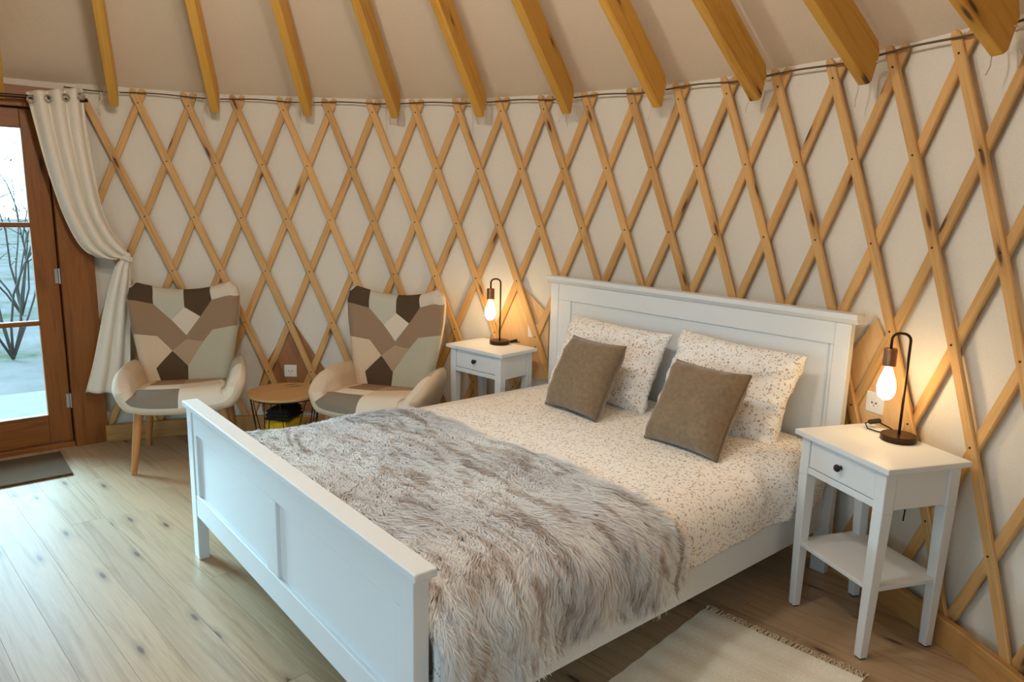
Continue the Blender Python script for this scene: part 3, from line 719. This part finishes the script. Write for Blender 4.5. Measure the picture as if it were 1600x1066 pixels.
# ---- lamps with bulbs and cords
def table_lamp(loc, arm, label, cordpts, swpos):
    r = tag(empty('table_lamp', loc), label, 'lamp', 'bronze bedside lamps')
    b = MB().lathe([(.0, 0), (.058, 0), (.060, .003), (.060, .020), (.058, .0225), (.0, .0225)], 40); fixn(b.obj('base', M['bronze'], r, auto=True))
    ax = Vector((math.cos(arm), math.sin(arm), 0)); rr = .024; H = .386; so = .058
    pts = [Vector((0, 0, .022)), Vector((0, 0, .2)), Vector((0, 0, H - rr))]
    for k in range(1, 7): w = k / 6 * PI / 2; pts.append(ax * rr * (1 - math.cos(w)) + Vector((0, 0, H - rr + rr * math.sin(w))))
    pts.append(ax * (so - rr) + Vector((0, 0, H)))
    for k in range(1, 7): w = k / 6 * PI / 2; pts.append(ax * (so - rr + rr * math.sin(w)) + Vector((0, 0, H - rr + rr * math.cos(w))))
    pts.append(ax * so + Vector((0, 0, H - .060)))
    MB().tube(pts, .0048, 10).obj('curved_stem', M['bronze'], r, smooth=True)
    s0 = ax * so
    k = MB().lathe([(.0, H - .056), (.020, H - .056), (.0225, H - .060), (.0225, H - .118), (.0205, H - .120), (.0185, H - .118), (.0, H - .110)], 28, s0); fixn(k.obj('bulb_socket', M['copper'], r, auto=True))
    bl = MB().lathe([(.0, H - .113), (.012, H - .113), (.0125, H - .128), (.018, H - .145), (.027, H - .170), (.0315, H - .195), (.030, H - .215), (.023, H - .233), (.011, H - .243), (.0, H - .245)], 24, s0)
    fixn(bl.obj('light_bulb', M['bulb'], r, smooth=True))
    MB().tube(cordpts, .0026, 6).obj('power_cord', M['black_metal'], r, smooth=True)
    sw = MB().box(-.022, .022, -.009, .009, -.008, .008, 0).obj('cord_switch', M['dark_hole'], r, bevel=.004); sw.location = swpos; sw.rotation_euler = (0, .2, arm + .4)
    return r
def view_side(p):
    v = Vector((p[0] - cam.location.x, p[1] - cam.location.y, 0)).normalized(); return math.atan2(v.x, -v.y) , v
lampR = Vector((1.867, -.262, hR))
a_, v_ = view_side(lampR); sR = Vector((math.cos(a_), math.sin(a_), 0)) * -1   # towards the right in the photo
sR = Vector((v_.y, -v_.x, 0)); left = -sR
lc = [left * .035 + v_ * .045 + Vector((0, 0, .004)), left * .07 + v_ * .06 + Vector((0, 0, .004)), left * .105 + v_ * .075 + Vector((0, 0, .006)), left * .115 + v_ * .100 + Vector((0, 0, .018)), left * .098 + v_ * .115 + Vector((0, 0, .026)), left * .075 + v_ * .118 + Vector((0, 0, .026)), left * .04 + v_ * .135 + Vector((0, 0, .008)), sR * .03 + v_ * .145 + Vector((0, 0, -.03)), sR * .06 + v_ * .14 + Vector((0, 0, -.12)), sR * .05 + v_ * .135 + Vector((0, 0, -.35))]
table_lamp(lampR, math.atan2(left.y, left.x), 'lit bronze bedside lamp on the bedside table nearest the rug', lc, left * .085 + v_ * .117 + Vector((0, 0, .026)))
lampL = Vector((1.843, 1.995, hL)); _, v_ = view_side(lampL); sR2 = Vector((v_.y, -v_.x, 0)); left2 = -sR2
lc = [sR2 * .02 + v_ * .055 + Vector((0, 0, .004)), sR2 * .05 + v_ * .05 + Vector((0, 0, .012)), sR2 * .075 + v_ * .035 + Vector((0, 0, .012)), sR2 * .10 + v_ * .03 + Vector((0, 0, .008)), sR2 * .12 + v_ * .05 + Vector((0, 0, .004)), sR2 * .06 + v_ * .105 + Vector((0, 0, -.01)), sR2 * .04 + v_ * .12 + Vector((0, 0, -.2))]
table_lamp(lampL, math.atan2(left2.y, left2.x), 'lit bronze bedside lamp on the bedside table beside the armchair', lc, sR2 * .085 + v_ * .033 + Vector((0, 0, .013)))

# ---- wall panels with power outlets
def wall_panel(poly, r, mat, label):
    V = []; U = []; n = len(poly)
    for rr in (r, r + .012):
        for t, z in poly: V.append(pol(t, rr, z)); U.append((z * 1.0 + t * 2.2, t * R - z * .4))
    F = [tuple(range(n)), tuple(range(2 * n - 1, n - 1, -1))] + [(i, (i + 1) % n, n + (i + 1) % n, n + i) for i in range(n)]
    return tag(fixn(link('wall_panel', mkmesh('wall_panel', V, F, U), mat)), label, 'panel')
def outlet(t, z, r, label, s=.04):
    o = tag(empty('power_outlet', pol(t, r, z), t - PI / 2), label, 'outlet')     # local -y faces the room
    MB().box(-s, s, -.010, .0, -s, s, 0).obj('face_plate', M['socket'], o, bevel=.004)
    w = MB().lathe([(.0, 0), (.020, 0), (.020, .004), (.024, .005), (.025, .0), (.026, -.002), (.0, -.003)], 20)
    for sx in (-1, 1): MB().tube([(sx * .0095, -.0135, 0), (sx * .0095, -.008, 0)], .003, 8).obj('pin_hole', M['dark_hole'], o)
    rg = MB().tube([(.021 * math.cos(a), -.0105, .021 * math.sin(a)) for a in [k * PI / 8 for k in range(17)]], .0016, 5, False); rg.obj('socket_rim', M['socket'], o)
    MB().tube([(0, -.0125, -.012), (0, -.008, -.012)], .0026, 8).obj('earth_pin', M['steel'], o)
    return o
wall_panel([(.958, .735), (1.020, .43), (1.035, .30), (1.03, .12), (.885, .12), (.885, .40)], R + .0285, M['panel'], 'dark wooden panel with power outlet on the wall between the armchairs')
outlet(.963, .395, R + .0280, 'white double-pin power outlet on the dark panel above the small round table')
wall_panel([(-.318, 1.09), (-.285, .94), (-.262, .80), (-.262, .50), (-.400, .50), (-.400, .74), (-.362, .92)], R + .0285, M['pale_panel'], 'pale wooden panel on the wall behind the right bedside lamp')
outlet(-.335, .755, R + .0280, 'white power outlet on the pale panel behind the right bedside lamp', .042)
wall_panel([(.418, 1.02), (.470, .80), (.470, .46), (.352, .46), (.352, .86)], R + .0285, M['pale_panel'], 'pale wooden panel on the wall behind the left bedside lamp')
outlet(.385, .755, R + .0280, 'white power outlet on the pale panel behind the left bedside lamp', .04)

# ---- patchwork armchairs
def clip_poly(sub, x0, x1, y0, y1):
    for ax, val, sg in ((0, x0, 1), (0, x1, -1), (1, y0, 1), (1, y1, -1)):
        out = []; m = len(sub)
        if not m: return []
        for i in range(m):
            a, b = sub[i], sub[(i + 1) % m]; ia = (a[ax] - val) * sg >= -1e-9; ib = (b[ax] - val) * sg >= -1e-9
            if ia: out.append(a)
            if ia != ib:
                t = (val - a[ax]) / (b[ax] - a[ax]); p = [0, 0]; p[ax] = val; p[1 - ax] = a[1 - ax] + t * (b[1 - ax] - a[1 - ax]); out.append(tuple(p))
        sub = out
    return sub
def seg_dist(p, poly, sx, sy):
    best = 9
    for i in range(len(poly)):
        ax_, ay = poly[i][0] * sx, poly[i][1] * sy; bx, by = poly[(i + 1) % len(poly)][0] * sx, poly[(i + 1) % len(poly)][1] * sy
        px, py = p[0] * sx, p[1] * sy; dx, dy = bx - ax_, by - ay; L = dx * dx + dy * dy
        t = 0 if L == 0 else max(0, min(1, ((px - ax_) * dx + (py - ay) * dy) / L)); best = min(best, math.hypot(px - ax_ - t * dx, py - ay - t * dy))
    return best
def smooth01(x): x = max(0, min(1, x)); return x * x * (3 - 2 * x)
def surf_normal(S, u, v, e=1e-3):
    a = S(min(u + e, 1), v) - S(max(u - e, -1), v); b = S(u, min(v + e, 1)) - S(u, max(v - e, 0)); return a.cross(b).normalized()
def interp(x, xs, ys): return float(np.interp(x, xs, ys))
def S_back(u, v):
    hw = interp(v, [0, .2, .45, .7, .88, 1], [.225, .250, .278, .302, .308, .292])
    a = abs(u)
    z = .375 + .575 * v + .068 * a ** 2 * v ** 2 - .045 * smooth01((a - .86) / .14) * smooth01((v - .8) / .2)
    y = .175 + .135 * v + .02 * math.sin(v * PI) - (.030 + .055 * v) * a ** 2.3
    return Vector((hw * u, y, z))
def S_seat(s, t):
    a = abs(s); sg = 1 if s >= 0 else -1
    y = -.335 + .565 * t
    xw = interp(t, [0, .12, .4, 1], [.232, .248, .252, .230]); H = interp(t, [0, .12, .4, .75, 1], [.060, .095, .150, .185, .195])
    zc = .380 + .012 * math.sin(t * PI) - .055 * t
    if a < .58: x = a / .58 * xw; z = zc + .012 * (a / .58) ** 4
    else:
        k = (a - .58) / .42; x = xw + .066 * math.sin(k * PI * .45); z = zc + .012 + (H + .01) * (1 - math.cos(k * PI * .5)) ** .85
        y += .02 * k * (1 - t)
    fr = smooth01((.35 - t) / .35); x *= 1 - .05 * fr * fr
    y += .050 * fr * (x / .3) ** 2
    return Vector((x * sg, y, z))
def edge_round(e, m): e = min(e / m, 1); return math.sqrt(max(0, 1 - (1 - e) ** 2))
def h_back(u, v): return .042 * min(edge_round((1 - abs(u)) * .29, .05), edge_round((1 - v) * .56, .05)) * (1 + .15 * math.cos(u * PI / 2))
def h_seat(s, t):
    a = abs(s); th = interp(a, [0, .45, .62, .8, 1], [.086, .084, .070, .056, .054])
    return th * min(edge_round((1 - a) * .4, .045), edge_round(t * .55, .10 if a < .55 else .06), edge_round((1 - t) * .55 + .01, .03))
def grid(n0, n1, lo, m):
    g = np.linspace(0, 1, m); g = g - np.sin(2 * PI * g) * .08; return lo + (n1 - n0) * 0 + g * (1 - lo)
GU = grid(0, 1, -1, 34); GV = grid(0, 1, 0, 24)
GU = np.unique(np.concatenate([GU, [-.997, -.985, .985, .997]])); GV = np.unique(np.concatenate([GV, [.003, .015, .03, .985, .997]]))
def patch(S, hf, poly, mat, parent, sgn, sx, sy, name='fabric_patch'):
    V = []; F = []; ids = {}
    u0, u1 = min(p[0] for p in poly), max(p[0] for p in poly); v0, v1 = min(p[1] for p in poly), max(p[1] for p in poly)
    def vid(p):
        k = (round(p[0], 5), round(p[1], 5))
        if k not in ids:
            d = seg_dist(p, poly, sx, sy); border = abs(p[0]) > .995 or p[1] < .005 or p[1] > .995
            hh = hf(*p) + (.0 if border else -.0035 * math.exp(-(d / .006) ** 2) + .0015)
            nrm = surf_normal(S, max(-.996, min(.996, p[0])), max(.004, min(.996, p[1]))) * sgn
            ids[k] = len(V); V.append(S(*p) + nrm * hh)
        return ids[k]
    for i in range(len(GU) - 1):
        if GU[i + 1] < u0 or GU[i] > u1: continue
        for j in range(len(GV) - 1):
            if GV[j + 1] < v0 or GV[j] > v1: continue
            c = clip_poly(list(poly), GU[i], GU[i + 1], GV[j], GV[j + 1])
            if len(c) < 3: continue
            f = []
            for p in c:
                k = vid(p)
                if not f or f[-1] != k: f.append(k)
            if len(f) > 2 and f[0] == f[-1]: f.pop()
            if len(set(f)) == len(f) and len(f) >= 3: F.append(tuple(f) if sgn > 0 else tuple(f[::-1]))
    return link(name, mkmesh(name, V, F), mat, parent, smooth=True)
def bpix(pts):
    out = []
    for x, y in pts:
        v = (580 - y) / (580 - 188.); hw = float(np.interp(y, [188, 260, 375, 470, 580], [250, 262, 246, 230, 205]))
        out.append((max(-1, min(1, (x - 766) / hw)), max(0, min(1, v))))
    return out
BACK = [('dark', [(490, 150), (610, 150), (608, 255), (490, 250)]),
        ('pale', [(610, 150), (757, 150), (760, 262), (695, 315), (608, 255)]),
        ('dark', [(757, 150), (890, 150), (900, 240), (838, 303), (760, 262)]),
        ('light', [(890, 150), (1040, 150), (1040, 232), (900, 240)]),
        ('light', [(760, 262), (838, 303), (765, 378), (695, 315)]),
        ('brown', [(490, 250), (608, 255), (695, 315), (765, 378), (765, 395), (692, 440), (620, 380), (490, 372)]),
        ('brown', [(1040, 232), (900, 240), (838, 303), (765, 378), (765, 395), (852, 405), (900, 360), (1040, 350)]),
        ('tan', [(765, 395), (852, 405), (770, 503), (692, 440)]),
        ('peach', [(490, 372), (620, 380), (692, 440), (608, 505), (640, 600), (480, 600)]),
        ('dark', [(692, 440), (770, 503), (770, 600), (640, 600), (608, 505)]),
        ('sage', [(1040, 350), (900, 360), (852, 405), (770, 503), (770, 600), (1040, 600)])]
SEAT = [('grey', [(-.80, 0), (.0, 0), (.0, .20), (-.50, .20), (-.74, .16)]),
        ('cream', [(.0, 0), (.84, 0), (.70, .32), (.36, .28), (.0, .20)]),
        ('light', [(-1, 0), (-.80, 0), (-.74, .16), (-.50, .20), (-.62, .55), (-1, .50)]),
        ('peach', [(-1, .50), (-.62, .55), (-.50, .20), (-.44, .20), (-.40, .70), (-.52, 1), (-1, 1)]),
        ('cream', [(-.44, .20), (.0, .20), (.0, .44), (-.42, .44)]),
        ('brown', [(-.42, .44), (.0, .44), (.0, 1), (-.52, 1), (-.40, .70)]),
        ('light', [(.0, .20), (.36, .28), (.50, .30), (.45, .62), (.0, .44)]),
        ('tan', [(.0, .44), (.45, .62), (.52, 1), (.0, 1)]),
        ('cream', [(.84, 0), (1, 0), (1, .52), (.62, .58), (.45, .62), (.50, .30), (.36, .28), (.70, .32)]),
        ('sage', [(1, .52), (.62, .58), (.45, .62), (.52, 1), (1, 1)])]
def armchair(loc, rz, label):
    r = tag(empty('patchwork_armchair', loc, rz), label, 'armchair', 'patchwork wing armchairs')
    full = [(-1, 0), (1, 0), (1, 1), (-1, 1)]
    patch(S_back, h_back, full, M['chair_shell'], r, -BS, .29, .56, 'back_shell')
    for c, p in BACK: patch(S_back, h_back, bpix(p), M['f_' + c], r, BS, .29, .56)
    seat_lo = patch(S_seat, lambda s, t: .62 * h_seat(s, t), full, M['chair_shell'], r, -SS, .4, .55, 'seat_shell')
    for c, p in SEAT: patch(S_seat, h_seat, p, M['f_' + c], r, SS, .4, .55)
    for sx in (-1, 1):
        for sy in (-1, 1):
            top = Vector((sx * .215, .17 if sy > 0 else -.205, .335)); bot = Vector((sx * .250, .245 if sy > 0 else -.262, 0))
            lg = MB().tube([bot, bot.lerp(top, .5), top], [.0150, .0205, .0255], 14).obj('leg', M['chairleg'], r, auto=True)
            MB().lathe([(.0, 0), (.012, 0), (.012, .002), (.0, .002)], 10, bot - Vector((0, 0, .0005))).obj('foot_glide', M['rubber'], lg)
    MB().box(-.215, .215, -.20, .18, .31, .335, 0).obj('seat_frame', M['chairleg'], r, bevel=.01)
    return r
# orientation of patch normals (front of the backrest faces -y, top of the seat faces +z)
BS = 1 if surf_normal(S_back, 0, .5).y < 0 else -1
SS = 1 if surf_normal(S_seat, 0, .5).z > 0 else -1
def face(dx, dy): return math.atan2(dy, dx) + PI / 2          # local -y points along (dx,dy)
chair1 = armchair(Vector((.352, 3.05, 0)), face(-.37, -.93), 'patchwork wing armchair standing beside the curtain and glass door')
chair2 = copy_tree(chair1); chair2.location = (1.204, 2.282, 0); chair2.rotation_euler[2] = face(-.80, -.60)
chair2['label'] = 'patchwork wing armchair standing behind the bed beside the left bedside table'

# ---- small round wire table with things inside
tb = tag(empty('wire_side_table', (.808, 2.700, 0)), 'small round table with wooden top and black wire basket base between the armchairs', 'side table')
fixn(MB().lathe([(.0, .380), (.202, .380), (.210, .384), (.212, .390), (.210, .397), (.0, .397)], 56).obj('table_top', M['tabletop'], tb, auto=True))
def ringpts(r, z, n=48): return [(r * math.cos(2 * PI * k / n), r * math.sin(2 * PI * k / n), z) for k in range(n + 1)]
rz_ = lambda z: .150 + (.196 - .150) * z / .376
for z in (.376, .006): MB().tube(ringpts(rz_(z), z), .0042, 6, False).obj('wire_ring', M['black_metal'], tb, smooth=True)
r_ = random.Random(4)
for k in range(15):
    a = 2 * PI * k / 15; b = a + r_.uniform(-.45, .45); zm = r_.uniform(.10, .30); c_ = (a + b) / 2 + r_.uniform(-.16, .16)
    pts = []
    for t0_, z0_, t1_, z1_ in ((a, .006, c_, zm), (c_, zm, b, .376)):
        for q in range(4): f = q / 4; z = z0_ + (z1_ - z0_) * f; t = t0_ + (t1_ - t0_) * f; pts.append((rz_(z) * math.cos(t), rz_(z) * math.sin(t), z))
    pts.append((rz_(.376) * math.cos(b), rz_(.376) * math.sin(b), .376)); MB().tube(pts, .0030, 5).obj('wire', M['black_metal'], tb, smooth=True)
fl_ = MB()
for k in range(-4, 5):
    y = k * .032; h = math.sqrt(.150 ** 2 - y ** 2); fl_.tube([(-h, y, .006), (h, y, .006)], .0025, 5)
fl_.obj('basket_floor', M['black_metal'], tb)
def folded(name, mat, loc, rz, w, d, h, label, cat, seed):
    n = 14; V = []; F = []
    for k in range(3):
        z0_ = h * k / 3; b = len(V)
        for i in range(n + 1):
            for j in range(n + 1):
                u_, v_ = i / n * 2 - 1, j / n * 2 - 1; s_ = 1 - .05 * k
                e = min(1, (1 - max(abs(u_), abs(v_))) * 6); top = z0_ + h / 3 * (.55 + .45 * math.sqrt(e)) + .006 * nz(u_ * 2 + seed, v_ * 2, k)
                V.append((u_ * w / 2 * s_ + .006 * nz(u_ + k, v_, seed), v_ * d / 2 * s_, top))
        nb = len(V)
        for i in range(n):
            for j in range(n): a = b + i * (n + 1) + j; F.append((a, a + n + 1, a + n + 2, a + 1))
        ring = [b + i * (n + 1) for i in range(n + 1)] + [b + n * (n + 1) + j for j in range(1, n + 1)] + [b + i * (n + 1) + n for i in range(n - 1, -1, -1)] + [b + j for j in range(n - 1, 0, -1)]
        lo = len(V); V += [(V[q][0], V[q][1], z0_ + .001) for q in ring]; m = len(ring)
        F += [(ring[i], ring[(i + 1) % m], lo + (i + 1) % m, lo + i) for i in range(m)] + [tuple(range(lo, lo + m))]
    o = fixn(link(name, mkmesh(name, V, F), mat, smooth=True)); o.location = loc; o.rotation_euler[2] = rz; return tag(o, label, cat)
folded('folded_blanket', M['yellow'], (.790, 2.680, .010), .5, .20, .16, .235, 'yellow folded blanket inside the black wire basket table', 'blanket', 2.)
folded('folded_blanket', M['charcoal'], (.790, 2.680, .252), .7, .19, .145, .065, 'dark charcoal folded blanket lying on the yellow one in the wire basket', 'blanket', 5.)

# ---- curtain
CLx = np.array([(-.238, 2.035), (-.209, 1.849), (-.169, 1.614), (-.112, 1.37), (-.046, 1.208), (.029, 1.145), (.112, 1.131), (.163, 1.141), (.118, 1.074), (.061, .887), (.014, .70), (-.033, .512), (-.084, .345)])
CRx = np.array([(.040, 2.085), (.045, 1.87), (.065, 1.625), (.092, 1.409), (.139, 1.28), (.180, 1.215), (.200, 1.175), (.208, 1.145), (.212, 1.071), (.198, .879), (.180, .645), (.165, .449), (.150, .315)])
A = catmull(CLx, 8); B = catmull(CRx, 8); nr = len(A); nc = 64
V = []; F = []
for i in range(nr):
    f = i / (nr - 1); w = np.hypot(*(A[i] - B[i]))
    amp = .021 if f < .5 else .016
    amp *= min(1, w / .16 + .25); tie = math.exp(-((f - .575) / .05) ** 2)
    for j in range(nc + 1):
        s = j / nc; p = A[i] + (B[i] - A[i]) * s
        ph = s * 2 * PI * (3.4 if f < .58 else 2.6) + .5 * math.sin(f * 9)
        # swag folds droop between the edges near the tie
        sag = -.05 * math.sin(s * PI) * smooth01((f - .25) / .2) * smooth01((.58 - f) / .12)
        y = 3.515 - .022 * math.sin(s * PI) * (1 - tie) + amp * math.sin(ph) * (1 - .75 * tie) - .02 * smooth01((.55 - f) / .2) * 0 - .025 * tie
        V.append((p[0] + .004 * math.cos(ph), y, p[1] + sag * .4 + .003 * nz(s * 4, f * 7)))
for i in range(nr - 1):
    for j in range(nc): a = i * (nc + 1) + j; F.append((a, a + 1, a + nc + 2, a + nc + 1))
cur = tag(empty('curtain', (0, 3.5, .3)), 'cream linen curtain tied back beside the glass door', 'curtain')
co = link('curtain_cloth', mkmesh('curtain_cloth', [(v[0], v[1] - 3.5, v[2] - .3) for v in V], F), M['curtain'], cur, smooth=True)
so = co.modifiers.new('t', 'SOLIDIFY'); so.thickness = .003
tie_ = MB()
tp = [(.185 + .028 * math.cos(a), 3.49 + .022 * math.sin(a) - 3.5, 1.128 + .010 * math.sin(a * 2) - .3) for a in [k * PI / 10 for k in range(21)]]
tie_.tube(tp, .007, 8, False).obj('tie_band', M['curtain'], cur, smooth=True)
for s, ex in ((.07, 0), (.36, .0), (.66, 0), (.93, 0)):
    p = A[0] + (B[0] - A[0]) * s; yy = -.004 if s < .2 else .0
    MB().tube([(p[0] + .017 * math.cos(a), 3.484 - 3.5 + .006 * math.cos(a), p[1] - .045 - .3 + .017 * math.sin(a)) for a in [k * PI / 9 for k in range(19)]], .0045, 6, False).obj('grommet', M['steel'], cur, smooth=True)
rod = MB().tube([(-1.30, 3.515, 1.990), (-.6, 3.515, 2.000), (.00, 3.515, 2.016), (.055, 3.515, 2.020)], .010, 12).obj('curtain_rod', M['bronze'], smooth=True)
tag(rod, 'dark thin curtain rod above the glass door holding the cream curtain', 'rod')

# ---- rug with fringe, door mat
rg = tag(empty('cotton_rug', (.80, -.06, 0)), 'cream woven cotton rug with fringed ends beside the bed', 'rug')
rxa, rya = Vector((1.388, .166, 0)), Vector((1.453, -.406, 0)); e_ = (rya - rxa).normalized(); l_ = Vector((-e_.y, e_.x, 0)); l_ = l_ if l_.x < 0 else -l_
W_ = (rya - rxa).length; L_ = 1.18; n1, n2 = 60, 34
V = []; F = []; U = []
for i in range(n1 + 1):
    for j in range(n2 + 1):
        p = rxa + l_ * (L_ * i / n1) + e_ * (W_ * j / n2); z = .007 + .0018 * math.sin(i * 1.1) + .002 * nz(p.x * 8, p.y * 8)
        V.append((p.x - .80, p.y + .06, z))
F = [(i * (n2 + 1) + j, (i + 1) * (n2 + 1) + j, (i + 1) * (n2 + 1) + j + 1, i * (n2 + 1) + j + 1) for i in range(n1) for j in range(n2)]
ro = fixn(link('rug_weave', mkmesh('rug_weave', V, F), M['rug'], rg)); so = ro.modifiers.new('t', 'SOLIDIFY'); so.thickness = .005; so.offset = -1 if ro.data.polygons[0].normal.z > 0 else 1
fr = MB(); r_ = random.Random(2)
for end, sg in ((0, -1), (L_, 1)):
    for k in range(150):
        p = rxa + l_ * end + e_ * (W_ * (k + r_.uniform(0, 1)) / 150); d = l_ * sg; pts = [p + Vector((-.80, .06, .006))]; q = pts[0].copy()
        for s in range(4):
            q = q + d * .0075 + e_ * r_.uniform(-.006, .006) + Vector((0, 0, r_.uniform(-.0005, .003))); q.z = max(q.z, .003); pts.append(q.copy())
        fr.tube(pts, [.0018, .0018, .0016, .0014, .001], 4)
fo = fr.obj('fringe', M['fringe'], rg); fo['kind'] = 'stuff'
dm = MB().box(-.92, -.236, 3.085, 3.520, .0005, .012, 0).obj('door_mat', M['mat'], bevel=.004)
tag(dm, 'brown coir door mat on the floor in front of the glass door', 'mat')

# ---- pendant lamps added to light roof, bed and floor (unseen, above the frame)
pl = tag(empty('pendant_lamp', (-.04, 1.22, 2.52)), 'round glowing pendant lamp hanging from the roof crown, the one nearer the armchairs', 'lamp', 'pendant lamps')
fixn(MB().lathe([(.0, -.09), (.035, -.083), (.064, -.064), (.083, -.035), (.09, 0), (.083, .035), (.064, .064), (.035, .083), (.0, .09)], 24).obj('glass_globe', M['globe'], pl, smooth=True))
fixn(MB().lathe([(.0, .085), (.03, .085), (.03, .13), (.012, .15), (.0, .15)], 16).obj('lamp_holder', M['bronze'], pl, auto=True))
MB().tube([(0, 0, .15), (-.15, -.10, .7), (-.32, -.25, 1.30)], .003, 6).obj('hanging_cord', M['black_metal'], pl)
pl2 = copy_tree(pl); pl2.location = (.14, .22, 2.50); pl2.rotation_euler[2] = -1.2  # second added lamp, brightens bed, rug and right floor
pl2['label'] = 'round glowing pendant lamp hanging from the roof crown, the one nearer the rug'
